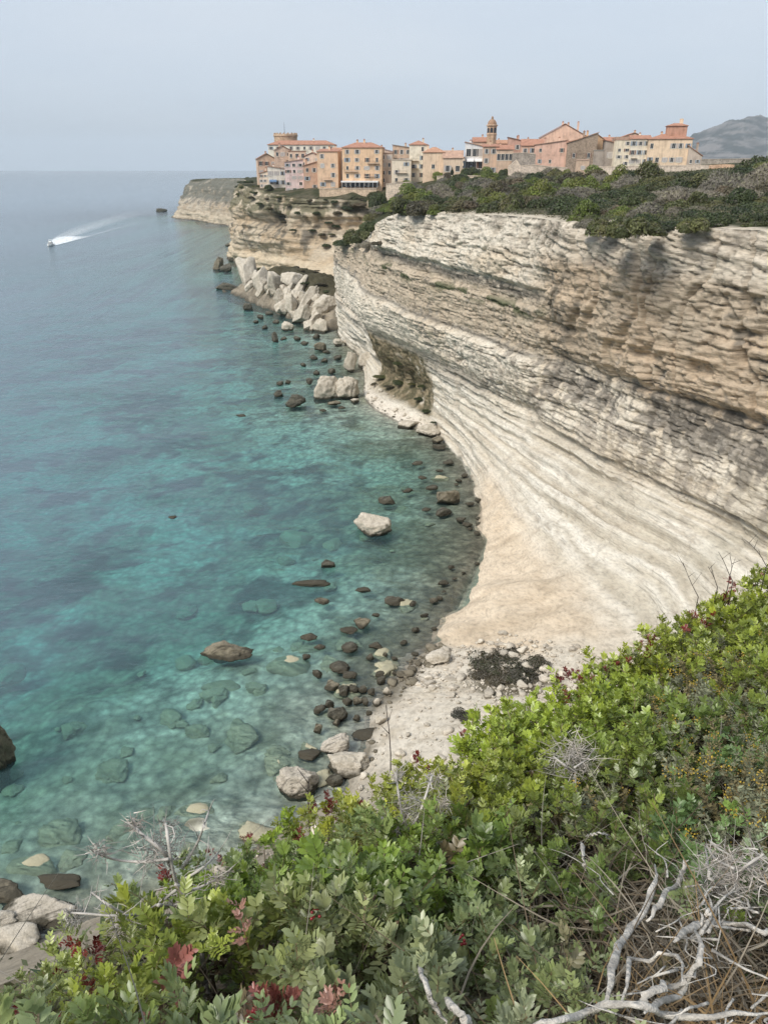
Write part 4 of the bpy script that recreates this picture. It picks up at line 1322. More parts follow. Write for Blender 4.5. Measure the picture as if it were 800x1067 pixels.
def ico(sub):
    t = (1 + 5 ** .5) / 2
    v = [(-1, t, 0), (1, t, 0), (-1, -t, 0), (1, -t, 0), (0, -1, t), (0, 1, t), (0, -1, -t), (0, 1, -t), (t, 0, -1), (t, 0, 1), (-t, 0, -1), (-t, 0, 1)]
    f = [(0, 11, 5), (0, 5, 1), (0, 1, 7), (0, 7, 10), (0, 10, 11), (1, 5, 9), (5, 11, 4), (11, 10, 2), (10, 7, 6), (7, 1, 8), (3, 9, 4), (3, 4, 2), (3, 2, 6), (3, 6, 8), (3, 8, 9), (4, 9, 5), (2, 4, 11), (6, 2, 10), (8, 6, 7), (9, 8, 1)]
    v = [np.array(p) / np.linalg.norm(p) for p in v]
    for _ in range(sub):
        mid, nf = {}, []
        def m(a, b):
            k = (min(a, b), max(a, b))
            if k not in mid:
                q = v[a] + v[b]
                v.append(q / np.linalg.norm(q)); mid[k] = len(v) - 1
            return mid[k]
        for a, b, c in f:
            ab, bc, ca = m(a, b), m(b, c), m(c, a)
            nf += [(a, ab, ca), (b, bc, ab), (c, ca, bc), (ab, bc, ca)]
        f = nf
    return np.array(v), np.array(f)
ICO = {k: ico(k) for k in (2, 3, 4)}

def rock_shape(seed, sub, blocky=.35, cuts=9, rough=.1, cube=0):
    v, f = ICO[sub]
    r = np.random.default_rng(seed)
    d = np.ones(len(v))
    if cube:
        d = 1 / (np.abs(v) ** cube).sum(1) ** (1 / cube)
    for k in range(cuts):
        q = r.normal(size=3); q /= np.linalg.norm(q)
        off = 1 - blocky * r.uniform(.25, 1)
        dn = v @ q
        d = np.minimum(d, np.where(dn > .05, off / np.maximum(dn, .05), 9))
    s = seed * 3.7
    d = d * (1 + .22 * fbm(v[:, 0] + s, v[:, 1], v[:, 2], 3)) * (1 + rough * fbm(v[:, 0] * 4 + s, v[:, 1] * 4, v[:, 2] * 4, 4, .6))
    V = v * d[:, None]
    V = V / np.abs(V).max(0)
    return V, f

def boulder(label, px, py, w, h, mat, seed, group=None, name='boulder', z=0.0, aspect=.75, tilt=(0, 0), spin=None, sub=3, blocky=.48, flat=None, cuts=9, peak=None, cat='boulder', sink=.22, taper=0, cube=0):
    """a rock standing in the sea (or on ground z) whose outline spans w x h of the photo"""
    base = P(px, py + h * .34, z=z)
    t = (base - Vector((0, 0, H))).dot(Vector((0, _cp, -_sp)))
    W = w * t / F
    Hm = h * t / F
    dep = math.atan2(H - base.z, math.hypot(base.x, base.y))
    D = W * aspect
    hz = max(.28 * W, (Hm - D * math.sin(dep) * .75) / math.cos(dep)) if flat is None else flat * W
    V, f = rock_shape(seed, sub, blocky, cuts, .2, cube or (4 if seed % 3 == 0 else 0))
    if taper:
        V[:, :2] *= (1 - taper * (V[:, 2:] * .5 + .5))
        V[:, 0] += .3 * V[:, 2] * taper
    V = V * np.array([W / 2, D / 2, hz / (2 - 2 * sink)])
    if peak:
        V[:, 2] *= 1 + peak * np.clip(1 - np.abs(V[:, 0] / W * 2 + .3), 0, 1)
    if flat is not None: sink = .42
    V[:, 2] += hz * (.5 - sink)
    M = np.array(Euler((R(tilt[0]), R(tilt[1]), R(spin if spin is not None else (seed * 47) % 30 - 15))).to_matrix())
    o = mesh_np(name, V @ M.T, [f], mat, smooth=True)
    o.location = base
    return tag(o, label, cat, group)

BL = [
 ('large pale flat-topped boulder standing alone in the turquoise bay', 389.5, 543, 42, 29, M_PALE, 1, dict(sub=4, blocky=.45)),
 ('brown rock breaking the water just beyond the large pale boulder', 403, 519, 20, 13, M_DARK, 2, {}),
 ('pale brown boulder close to the foot of the white cliff in the bay', 467, 516, 25, 21, M_TAN, 3, dict(sub=4)),
 ('dark wet boulder below the pale brown one by the white cliff', 461, 532, 20, 12, M_DARK, 4, {}),
 ('low dark rock left of the pale brown boulder by the white cliff', 450, 507, 14, 7, M_DARK, 5, {}),
 ('dark knobbly rock rising alone above the long dark rock', 342, 586, 15, 12, M_DARK, 6, {}),
 ('long narrow dark rock lying flat in the bay', 323, 606, 44, 9, M_DARK, 7, dict(aspect=.35, flat=.12, spin=2)),
 ('brown and white rock just under the long dark rock', 335, 624.5, 17, 9, M_TAN, 8, {}),
 ('dark flat-topped rock nearest the talus in the middle of the bay', 412, 623.5, 23, 12, M_DARK, 9, {}),
 ('half sunken dark rock right of the long dark rock', 378, 612.5, 17, 9, M_DARK, 10, dict(flat=.2)),
 ('angular brown rock at the head of the dark rock chain', 376.5, 647, 19, 14, M_TAN, 11, dict(blocky=.5)),
 ('low wet brown rock touching the angular brown rock', 363.5, 655, 19, 8, M_DARK, 12, dict(flat=.2)),
 ('small rounded yellow-tan rock left of the rock chain', 321.5, 661, 19, 10, M_TAN, 13, {}),
 ('wide tan rock with a peak and a long low tail in the turquoise water', 241, 673, 64, 26, M_TAN, 14, dict(sub=4, aspect=.42, peak=.7, spin=-3, flat=.2)),
 ('big rounded grey striped boulder in the water by the near shore', 310.5, 808, 46, 37, M_PALES, 15, dict(sub=4, blocky=.2)),
 ('pale blocky boulder at the near shore beside the grey striped one', 364, 790, 49, 33, M_PALE, 16, dict(sub=4, blocky=.5)),
 ('pale tilted slab leaning behind the pale blocky boulder', 353, 772, 34, 26, M_PALES, 17, dict(sub=4, tilt=(0, -24), blocky=.5)),
 ('flat dark slab left of the pale tilted slab', 324, 782, 27, 11, M_DARK, 18, dict(flat=.2)),
 ('dark wedge of rock between the grey striped and pale blocky boulders', 348, 811, 20, 15, M_DARK, 19, {}),
 ('squarish dark boulder at the lower end of the rock chain', 352, 742, 22, 21, M_DARK, 20, dict(sub=4, blocky=.5)),
 ('dark plate of rock near the talus foot', 379, 761, 27, 11, M_DARK, 21, dict(flat=.18)),
 ('rounded white stone at the talus foot, upper of two', 404, 720, 11, 11, M_PALE, 22, dict(z=.2)),
 ('rounded white stone at the talus foot, lower of two', 392, 730, 11, 11, M_PALE, 23, dict(z=.1)),
 ('pale stone on the talus edge', 397, 748, 14, 12, M_PALE, 24, dict(z=.5)),
 ('smooth tan slab lying on the rubble below the sandy apron', 458, 681, 28, 18, M_PALE, 26, dict(z=1.0, tilt=(10, -18), blocky=.5)),
 ('tall dark rock cut by the left edge of the photo', -10, 764, 52, 92, M_TAN, 27, dict(sub=4, aspect=.6, blocky=.3)),
 ('big pale ribbed slab at the water, lower left corner', 41, 937, 86, 42, M_PALES, 28, dict(sub=4, blocky=.55, aspect=.6, tilt=(4, -10), flat=.26)),
 ('dark wet rock ledge behind the pale ribbed slab', 62, 915, 50, 15, M_DARK, 29, dict(flat=.16, aspect=.4)),
 ('brownish rock left of the pale ribbed slab at the photo edge', 8, 925, 46, 22, M_TAN, 30, dict(flat=.25, aspect=.6)),
 ('grey-white block below the brownish rock in the lower left corner', 2, 956, 36, 30, M_PALES, 31, dict(blocky=.6)),
 ('low broken pale rock under the ribbed slab in the lower left corner', 20, 977, 60, 24, M_PALE, 32, dict(blocky=.6)),
 # the pair by the pocket beach
 ('rounded white boulder, left one of the touching pair by the pocket beach', 341, 404, 30, 28, M_PALE, 33, dict(sub=4, blocky=.25)),
 ('rounded white boulder, right one of the touching pair by the pocket beach', 361, 404, 28, 28, M_PALE, 34, dict(sub=4, blocky=.25, spin=8)),
 ('tall upright white stone standing behind the white boulder pair', 365, 378, 15, 24, M_PALE, 35, dict(blocky=.55, aspect=.8)),
 ('jagged white crag leaning on the dark earth bank', 380, 373, 17, 27, M_PALE, 36, dict(blocky=.6, tilt=(0, 16))),
 ('small flat stone at the foot of the left white boulder of the pair', 348, 419.5, 15, 6, M_TAN, 37, {}),
 ('small flat stone at the foot of the right white boulder of the pair', 369.5, 417, 10, 6, M_PALE, 38, {}),
 ('long cream rock at the right end of the pocket beach', 423.5, 440.5, 25, 12, M_PALE, 39, {}),
 ('cream flat-topped boulder against the cliff at the end of the pocket beach', 447.5, 447, 29, 16, M_PALE, 40, dict(sub=4, blocky=.5)),
 ('grey-brown rock under the cream flat-topped boulder', 455, 458, 14, 9, M_TAN, 41, {}),
 ('grey-brown rock in the water below the end of the pocket beach', 457, 464, 14, 8, M_DARK, 42, {}),
 ('dark rock off the white boulder pair, largest there', 308, 417, 22, 16, M_DARK, 43, {}),
 ('small dark rock left of the dark rock off the white pair', 291, 410, 12, 9, M_DARK, 44, {}),
 ('tiny dark rock above the small dark one off the white pair', 291, 399, 9, 6, M_DARK, 45, {}),
 ('pale stone in the inlet under the cream slab, right one', 352, 356.5, 14, 9, M_PALE, 46, {}),
 ('greyish stone in the inlet under the cream slab, left one', 334, 361, 14, 11, M_TAN, 47, {}),
 ('smooth cream slab sloping into the inlet below the stepped cliff', 370, 348, 36, 27, M_PALE, 48, dict(sub=4, blocky=.6, tilt=(12, 14), flat=.35)),
 ('pale wedge rock in the water before the tilted slabs', 300, 340, 14, 11, M_PALE, 49, {}),
 ('dark upright rock off the tilted slabs', 287, 352, 8, 12, M_DARK, 50, {}),
 ('dark round rock left of the tilted slabs', 259, 320, 11, 9, M_DARK, 51, {}),
 ('jagged pale sea stack with dark foot off the headland', 228, 275, 13, 17, M_TAN, 52, dict(blocky=.5, aspect=1.0, taper=.42, sub=4, cuts=14, tilt=(0, 9))),
 ('dark lumpy rock leaning against the jagged sea stack', 237, 279, 17, 10, M_DARK, 53, dict(sub=4)),
 ('dark rock right of the jagged sea stack by the headland', 246, 269, 16, 8, M_DARK, 54, {}),
 ('flat dark rock above the sea stack off the headland', 239.5, 254.5, 10, 5, M_DARK, 55, {}),
 ('small dark rock nearest the cape cliff', 245, 243.5, 6, 5, M_DARK, 56, {}),
 ('long dark reef below the jagged sea stack', 236, 299, 27, 7, M_DARK, 57, dict(aspect=.4)),
 ('low dark islet off the tip of the far cape', 168, 219.7, 13, 2.4, M_DARK, 58, dict(aspect=.3)),
 ('lone dark rock awash far out in the blue water', 251, 432, 12, 3, M_DARK, 59, dict(flat=.15)),
 ('small rock awash with a white splash in the open bay', 180, 537, 12, 5, M_DARK, 60, dict(flat=.15)),
]
for (lab, px, py, w, h, mt, sd, kw) in BL:
    boulder(lab, px, py, w, h, mt, sd, **kw)
# the chain of dark rocks and other look-alikes
CH = [(333, 672, 13, 8), (363, 672, 20, 13), (391, 671, 15, 11), (319, 683, 10, 8), (386, 683, 10, 9), (401.5, 681, 7, 7), (355, 693, 25, 12), (363.5, 702, 18, 11),
      (331, 700, 11, 11), (397, 707, 10, 12), (346, 712, 17, 14), (358, 718, 13, 13), (368.5, 716, 12, 12), (378, 716, 11, 11), (387, 720, 9, 8), (372, 729, 12, 10), (362, 729, 11, 11),
      (380, 730, 9, 9), (333, 737, 13, 12), (343, 733, 11, 12), (331, 759, 10, 13), (385, 742, 8, 7), (371, 747, 9, 8), (430, 628, 8, 7), (391, 640, 9, 6), (350, 752, 10, 9), (411, 700, 8, 6), (420, 668, 9, 6), (433, 655, 9, 7), (442, 640, 9, 6), (452, 625, 10, 7), (462, 606, 9, 6), (470, 590, 8, 5)]
for i, (px, py, w, h) in enumerate(CH):
    boulder('small dark wet rock in the chain of rocks strewn along the near shore', px, py, w, h, M_DARK if i % 5 else M_TAN, 100 + i, group='dark rocks strewn along the near shore', sub=3)
for i, (px, py, w, h) in enumerate([(272, 330, 8, 6), (281, 326, 9, 5), (276, 341, 7, 5), (288, 335, 8, 5), (267, 335, 6, 4), (296, 352, 8, 5), (310, 352, 8, 6), (322, 342, 9, 6), (330, 350, 8, 6), (318, 357, 9, 5), (327, 372, 9, 6), (338, 375, 8, 6), (345, 386, 9, 7), (330, 388, 8, 6),
                                    (322, 397, 9, 7), (316, 380, 7, 5), (352, 372, 9, 6), (340, 366, 8, 5), (300, 398, 7, 5), (337, 427, 9, 4), (356, 424, 9, 4)]):
    boulder('small dark rock awash in the inlet between the tilted slabs and the white boulder pair', px, py, w, h, M_DARK, 160 + i, group='rocks awash in the inlet', sub=2)
for i, (px, py, w, h) in enumerate([(444, 530, 10, 5), (489, 524, 10, 5), (467, 481, 12, 6), (478, 500, 8, 5), (435, 482, 13, 5), (425, 510, 12, 5), (486, 545, 8, 5), (497, 520, 9, 6), (500, 545, 9, 6), (478, 540, 9, 5), (440, 497, 10, 4), (458, 490, 9, 4)]):
    boulder('small brown rock awash under the white cliff around the pale brown boulder', px, py, w, h, M_DARK, 190 + i, group='rocks awash under the white cliff', sub=2)

# sunken boulders seen through the water
SK = [('broad pale sunken boulder right of centre in the clear water', 248, 755, 36, 36), ('long pale sunken slab off the near shrubs', 205, 846, 60, 26), ('big brownish sunken slab beyond the corner rocks', 35, 899, 76, 34),
      ('pale green sunken boulder at the left edge', 8, 690, 34, 30), ('greyish sunken boulder below the open bay rocks', 276, 620, 28, 14), ('sunken flat rock beside the long dark rock', 347, 558, 24, 12),
      ('long narrow sunken ridge leading to the large pale boulder', 310, 550, 44, 16), ('pale sunken stone left of the peaked tan rock', 192, 678, 28, 16), ('wide brown sunken shelf right of the peaked tan rock', 300, 690, 56, 22),
      ('pale sunken stone in the middle of the bay', 262, 518, 24, 8), ('sunken stone under the peaked tan rock', 270, 712, 20, 14), ('elongated sunken stone under the peaked tan rock', 230, 708, 50, 12)]
for i, (lab, px, py, w, h) in enumerate(SK):
    p0 = P(px, py, z=0)
    q = P(px, py, z=-.5)
    t = p0.y / .93
    W = w * t / F
    D = h * t / F / math.sin(math.atan2(H, p0.y))
    V, f = rock_shape(300 + i, 3, .4)
    o = mesh_np('sunken_boulder', V * np.array([W / 2, min(D, W * 1.2) / 2, W * .28]), [f], M_SUNK, smooth=True)
    dp = float(sea_depth(np.array([[q.x]]), np.array([[q.y]]))[0][0, 0])
    o.location = (q.x, q.y, -min(dp, W * .28 + .9 + .1 * dp))
    tag(o, lab, 'boulder')
sk_mesh = [mesh_np('sunken_boulder', rock_shape(330 + k, 3, .6, 12, .3)[0] * np.array([1, .75, .4]), [ICO[3][1]], M_SUNK, smooth=True).data for k in range(4)]
for o in [o for o in col.objects if o.name.startswith('sunken_boulder') and 'label' not in o]:
    bpy.data.objects.remove(o)
r_ = random.Random(5)
cnt = 0
while cnt < 70:
    px, py = r_.uniform(0, 470), r_.uniform(500, 900)
    q = P(px, py, z=-1)
    dp, dd = sea_depth(np.array([[q.x]]), np.array([[q.y]]))
    if dd[0, 0] < 2 or dd[0, 0] > 34 or r_.random() > 1.2 - dd[0, 0] / 36:
        continue
    o = link(bpy.data.objects.new('sunken_boulder', r_.choice(sk_mesh)))
    s = r_.uniform(.6, 1.9) ** 1.3
    o.scale = (s, s * r_.uniform(.7, 1.2), s)
    o.rotation_euler = (0, 0, r_.uniform(0, 6.3))
    o.location = (q.x, q.y, -float(dp[0, 0]) * .9 + .05 * s)
    tag(o, 'small sunken stone on the seabed under the clear turquoise shallows', 'boulder', 'sunken stones in the shallows')
    cnt += 1

# ------------------------------------------------------------------ tilted slabs under the headland
def promontory():
    a, b = np.array([-22, 264.]), np.array([-66, 346.])
    d = (b - a) / np.linalg.norm(b - a)
    nl, nw = 110, 60
    V = np.zeros((nl, nw, 3))
    n_ = np.array([-d[1], d[0]])                       # towards the sea
    for i in range(nl):
        t = i / (nl - 1)
        for j in range(nw):
            s = j / (nw - 1)
            p = a + d * np.linalg.norm(b - a) * (t * 1.12 - .06) + n_ * (3 - 29 * s)
            V[i, j, :2] = p
            hh = np.interp(t, [0, .05, .18, .35, .5, .68, .8, .95, 1], [-2, 4, 10, 13.5, 13, 12, 11, 8, -2])
            k = np.interp(s, [0, .08, .3, .45, .6, 1], [-.25, .1, .6, .95, 1, .75])
            V[i, j, 2] = hh * k
    x, y = V[..., 0], V[..., 1]
    al = (x - a[0]) * d[0] + (y - a[1]) * d[1]
    V[..., 2] += 1.8 * fbm(x / 5, y / 5, 0, 4, .6) + 1.1 * np.tanh(3 * vnoise(al / 3.2, 0, 4))
    n1 = fbm(x / 4, y / 4, V[..., 2] / 4, 4, .6)
    C = lerp(np.array([.30, .26, .2]), np.array([.17, .148, .115]), sstep(-.2, .3, n1))
    veg = sstep(6.5, 9.5, V[..., 2] + 3 * n1)
    C = lerp_c(C, np.array([.075, .068, .042]), veg)
    C = lerp_c(C, np.array([.10, .09, .07]), 1 - sstep(.3, 1.2, V[..., 2]))
    global RIDGE
    RIDGE = V.reshape(-1, 3).copy()
    tag(mesh_np('fallen_rock_ridge', V.reshape(-1, 3), [grid_faces(nl, nw)], M_CLIFF, color=C.reshape(-1, 3)), kind='structure')
promontory()

def slab(label, px, py, w, h, Y, lean, seed, thick=.55, mat=None, group=None):
    """a tilted slab: its long axis leans to the left going down"""
    dv = np.array(ray(px, py)); dv /= np.linalg.norm(dv)
    rel = RIDGE - np.array([0, 0, H])
    al = rel @ dv
    near = al[np.linalg.norm(rel - al[:, None] * dv, axis=1) < 1.6]
    dist = near.min() - .4 if len(near) else Y * 1.02
    c = Vector((0, 0, H)) + Vector(dv) * float(dist)
    t = c.y / .95
    L, W = h * t / F, w * t / F
    V, f = rock_shape(seed, 4, .5, 9, .10, 7)
    V = V * np.array([W * .7, W * thick, L * .68])
    q_ = random.Random(seed)
    M = np.array(Euler((R(-14 + q_.uniform(-26, 26)), R(lean + q_.uniform(-22, 22)), R(18 + q_.uniform(-40, 40)))).to_matrix())
    o = mesh_np('tilted_slab', V @ M.T, [f], mat or M_PALE)
    o.location = c
    return tag(o, label, 'rock slab', group)
for i, (lab, px, py, w, h, Y, lean) in enumerate([
    ('leftmost and largest white tilted slab of the fallen ridge below the town', 259, 289, 15, 32, 343, 22),
    ('white tilted slab second from the left on the fallen ridge', 273, 291, 13, 30, 333, 28),
    ('broad low white slab at the waterline of the fallen ridge', 285, 299, 16, 20, 322, 40),
    ('round white knob surrounded by scrub on the fallen ridge', 305, 290, 14, 15, 312, 20),
    ('long narrow white slab in the middle of the fallen ridge', 309, 306, 7, 32, 303, 28),
    ('thin white slab left of the middle slab on the fallen ridge', 300, 309, 6, 22, 305, 24),
    ('long white slab slanting down right of the middle of the fallen ridge', 320, 312, 8, 34, 292, 44),
    ('lower white slab beside the slanting one on the fallen ridge', 305, 321, 10, 20, 292, 30),
    ('lowest pale slab reaching the water on the fallen ridge', 296, 318, 11, 14, 298, 30),
    ('wide pale slab under the slanting one on the fallen ridge', 314, 329, 12, 20, 282, 36),
    ('rounded pale crag at the right end of the fallen ridge', 338, 318, 18, 22, 274, 14),
    ('pale pointed block at the waterline, right end of the fallen ridge', 324, 340, 10, 15, 268, 12),
    ('low pale block beside the pointed block at the ridge end', 335, 340, 12, 12, 266, 20),
    ('pale slab just above the water in the middle of the fallen ridge', 290, 310, 10, 12, 308, 34)]):
    slab(lab, px, py, w, h, Y, lean, 400 + i)

_rs = random.Random(17)
for i in range(22):
    u = _rs.random()
    px, py = 262 + 76 * u + _rs.uniform(-8, 8), 292 + 40 * u + _rs.uniform(-14, 12)
    slab('small pale rock slab wedged among the big tilted slabs of the fallen ridge', px, py, _rs.uniform(4, 8), _rs.uniform(7, 14), 345 - 75 * u, _rs.uniform(18, 44), 440 + i, .6, None, 'small slabs of the fallen ridge')

# rubble under the cliff
_cl = V_CLIFF.reshape(-1, 3)
_cl = _cl[_cl[:, 2] < 16]
def cliff_hit(px, py):
    dv = np.array(ray(px, py)); dv /= np.linalg.norm(dv)
    rel = _cl - np.array([0, 0, H])
    al = rel @ dv
    m = np.linalg.norm(rel - al[:, None] * dv, axis=1) < .5
    return Vector((0, 0, H)) + Vector(dv) * float(al[m].min()) if m.any() else P(px, py, z=2)
def rubble():
    rr = np.random.default_rng(8)
    base, f = ICO[2][0], ICO[2][1]
    pts = V_CLIFF.reshape(-1, 3)
    par = np.repeat(par_c[None], V_CLIFF.shape[0], 0).ravel()
    ok = (pts[:, 2] > .05) & (pts[:, 2] < 4.2) & (par > 1.2) & (par < 4.7 + .5 * fbm(pts[:, 0] / 6, pts[:, 1] / 6, 3, 3))
    idx = np.nonzero(ok)[0]
    w = np.where(par[idx] < 3.5, .35, 1.0)
    pick = rr.choice(idx, 3200, p=w / w.sum())
    beach = np.nonzero((pts[:, 2] > .1) & (pts[:, 2] < 2.0) & (par > 9.4) & (par < 11.4))[0]
    pick = np.concatenate([pick, rr.choice(beach, 250)])
    shapes = [rock_shape(900 + k, 2, .5)[0] for k in range(6)]
    V, F_, C, off = [], [], [], 0
    for k, i in enumerate(pick):
        s = min(.75, .07 * (rr.pareto(1.9) + 1))
        a = rr.uniform(0, 6.28)
        m = shapes[k % 6] * np.array([1, .8, .6]) * s
        m = np.stack([m[:, 0] * math.cos(a) - m[:, 1] * math.sin(a), m[:, 0] * math.sin(a) + m[:, 1] * math.cos(a), m[:, 2]], 1)
        V.append(m + pts[i] + np.array([rr.normal() * .3, rr.normal() * .3, .2 * s])); F_.append(f + off); off += len(base)
        low = pts[i, 2] < .5
        C.append(np.repeat((np.array([.20, .175, .13]) if low else np.array([.58, .52, .43]))[None] * rr.uniform(.7, 1.15), len(base), 0))
    tag(mesh_np('rubble', np.concatenate(V), [np.concatenate(F_)], M_CLIFF, color=np.concatenate(C)), kind='stuff')
rubble()

_q = random.Random(23)
for i in range(20):
    k = _q.uniform(3.7, 8.2)
    j = int(np.argmin(np.abs(par_c - k)))
    w_ = V_CLIFF[6, j] + np.array([-_q.uniform(-.5, 3.2), _q.uniform(-1, 1), 0])
    px, py = 400 + F * w_[0] / (w_[1] * _cp + H * _sp), 0
    f_ = w_[1] * _cp + H * _sp
    py = 533.5 - F * (w_[1] * _sp - H * _cp) / f_
    wd = _q.uniform(5, 12)
    boulder('brown rock lying at the very edge of the water along the cliff foot', px, py, wd, wd * .65, M_DARK if i % 4 else M_TAN, 500 + i, group='rocks at the water edge', sub=3, blocky=.5)
# ------------------------------------------------------------------ vegetation of the plateau
def mat_leaf(name, trans=.25, rough=.55, var=True, spec=.35):
    n = NT(name)
    c = attr(n, 'Col')
    info = n.n('ObjectInfo')
    k = n.ramp(info.outputs['Random'], [(0, (.78, .8, .8)), (1, (1.2, 1.15, 1.1))])
    c = n.mix(1.0, c, k, 'MULTIPLY')
    b = n.bsdf(c, rough, None, spec)
    tr = n.n('BsdfTranslucent')
    n.l(c, tr.inputs[0])
    mx = n.n('MixShader')
    mx.inputs[0].default_value = trans
    n.l(b, mx.inputs[1]); n.l(tr.outputs[0], mx.inputs[2])
    return n.done(mx.outputs[0])
M_LEAF = mat_leaf('scrub_leaves')
M_TWIG = mat_leaf('grey_twigs', 0.0, .9, spec=.1)

def leaf_cloud(seed, n, dims, size, cols, lumps=9, twig=.06, flat=.75):
    """shrub: leaf sprays on uneven lumps + some twigs; sits on z=0"""
    r = np.random.default_rng(seed)
    lp = r.normal(size=(lumps, 3)); lp /= np.linalg.norm(lp, axis=1, keepdims=True)
    lp[:, 2] = np.abs(lp[:, 2]) * .7
    lc = lp * r.uniform(.3, .62, (lumps, 1))
    lr = r.uniform(.28, .5, lumps)
    which = r.integers(0, lumps, n)
    d = r.normal(size=(n, 3)); d /= np.linalg.norm(d, axis=1, keepdims=True)
    d[:, 2] = np.where(d[:, 2] < -.25, -d[:, 2], d[:, 2])
    pos = lc[which] + d * (lr[which] * r.uniform(.55, 1.06, n) ** .5)[:, None]
    pos[:, 2] = np.abs(pos[:, 2])
    P0 = pos * np.array(dims)
    nrm = d + r.normal(size=(n, 3)) * .55 + np.array([0, 0, .35])
    nrm /= np.linalg.norm(nrm, axis=1, keepdims=True)
    a = np.cross(nrm, r.normal(size=(n, 3))); a /= np.linalg.norm(a, axis=1, keepdims=True)
    b = np.cross(nrm, a)
    s = size * r.uniform(.6, 1.4, n)
    istw = r.random(n) < twig
    la, lb = np.where(istw, s * 2.6, s), np.where(istw, s * .12, s * .55)
    V = np.stack([P0 - a * la[:, None], P0 + b * lb[:, None] + a * (la * .1)[:, None], P0 + a * la[:, None], P0 - b * lb[:, None] + a * (la * .1)[:, None]], 1).reshape(-1, 3)
    lumpc = r.uniform(.75, 1.25, (lumps, 1))
    ci = r.integers(0, len(cols), lumps)
    C = np.array(cols)[ci][which] * lumpc[which] * r.uniform(.7, 1.3, (n, 1))
    C = np.where(istw[:, None], np.array([.24, .22, .19]), C)
    C = np.repeat(C, 4, 0)
    V[:, 2] = np.maximum(V[:, 2], -.1)
    return V, np.arange(4 * n).reshape(-1, 4), C

KIND = {
 'dark': [(.055, .075, .03), (.07, .09, .034), (.048, .068, .03)],
 'olive': [(.11, .12, .045), (.09, .105, .04), (.125, .125, .05)],
 'bright': [(.15, .19, .04), (.13, .17, .04), (.17, .19, .05)],
 'grey': [(.175, .17, .12), (.15, .145, .10), (.20, .19, .14)],
 'brown': [(.13, .105, .07), (.10, .09, .055), (.12, .11, .06)],
}
PROTO = {}
for kk, cols_ in KIND.items():
    PROTO[kk] = []
    for v in range(3):
        tw = .65 if kk == 'grey' else .10
        V, f, C = leaf_cloud(hash((kk == 'dark', kk == 'grey', len(kk))) % 1000 + v * 13 + len(kk) * 77, 5200, (1, 1, .8), .05 if kk != 'grey' else .055, cols_, 8 + v * 2, tw)
        me_o = mesh_np('scrub_bush', V, [f], M_TWIG if kk == 'grey' else M_LEAF, color=C)
        PROTO[kk].append(me_o.data)
        bpy.data.objects.remove(me_o)

def bush(kk, x, y, z, r, label, group, h=1.0, name='scrub_bush'):
    o = link(bpy.data.objects.new(name, random.choice(PROTO[kk])))
    o.location = (x, y, z - .12 * r)
    o.scale = (r * random.uniform(.9, 1.2), r * random.uniform(.9, 1.2), r * h * random.uniform(.8, 1.35))
    o.rotation_euler = (0, 0, random.uniform(0, 6.28))
    return tag(o, label, 'bush', group)

KW = {'dark': 'dark green rounded bush', 'olive': 'olive green bush', 'bright': 'bright yellow-green bush', 'grey': 'bare grey twiggy bush', 'brown': 'dull brownish bush'}
def zone(px, py):
    if px < 520: return 'in the left part of the plateau scrub below the church'
    if py < 200: return 'high in the plateau scrub, just below the rampart'
    return 'in the plateau scrub along the white cliff rim'

# visible scrub, thickest near the rim: even spread over the photo's band
_rimtop = [(392, 222), (420, 222), (450, 221), (500, 218), (560, 219), (600, 232), (620, 243), (650, 242), (700, 241), (740, 240), (770, 243), (830, 243)]
_skyl = [(392, 206), (410, 196), (430, 192), (470, 184), (500, 182), (540, 182), (560, 180), (580, 177), (620, 183), (660, 184), (700, 183), (740, 181), (760, 176), (780, 168), (830, 162)]
def ground_hit(px, py):
    dx, dy, dz = ray(px, py)
    ts = np.arange(70, 420, 1.5)
    zz = land_z(dx * ts, dy * ts)
    below = np.nonzero(H + dz * ts < zz + .4)[0]
    return (dx * ts[below[0]], dy * ts[below[0]], float(zz[below[0]])) if len(below) else None
rb = random.Random(3)
nb, placed = 0, []
_tries = 0
while nb < 300 and _tries < 9000:
    _tries += 1
    px = rb.uniform(388, 840)
    y0 = np.interp(px, *zip(*_skyl)); y1 = np.interp(px, *zip(*_rimtop))
    py = y0 + (y1 - y0) * rb.random() ** .8
    hit = ground_hit(px, py)
    if hit is None or hit[1] < 88: continue
    rd = rb.uniform(1.8, 3.6) * (1.0 if px > 640 else 1) * (.75 + hit[1] / 330)
    if any((hit[0] - q[0]) ** 2 + (hit[1] - q[1]) ** 2 < (.40 * (rd + q[2])) ** 2 for q in placed): continue
    # clumps of one kind
    nz = float(fbm(hit[0] / 16, hit[1] / 16, 3.3, 3)) + rb.uniform(-.12, .12)
    kk = 'dark' if nz < -.16 else 'olive' if nz < .02 else 'grey' if nz < .13 else 'brown' if nz < .19 else 'bright'
    placed.append((hit[0], hit[1], rd))
    if px > 540 and py > 212:
        rd *= .8
        hit = (hit[0] + .6 * rd, hit[1] + .3 * rd, hit[2])
    bush(kk, *hit, rd, KW[kk] + ' ' + zone(px, py), KW[kk] + 'es in the plateau scrub', rb.choice((.7, .85, 1.0, 1.35)))
    nb += 1

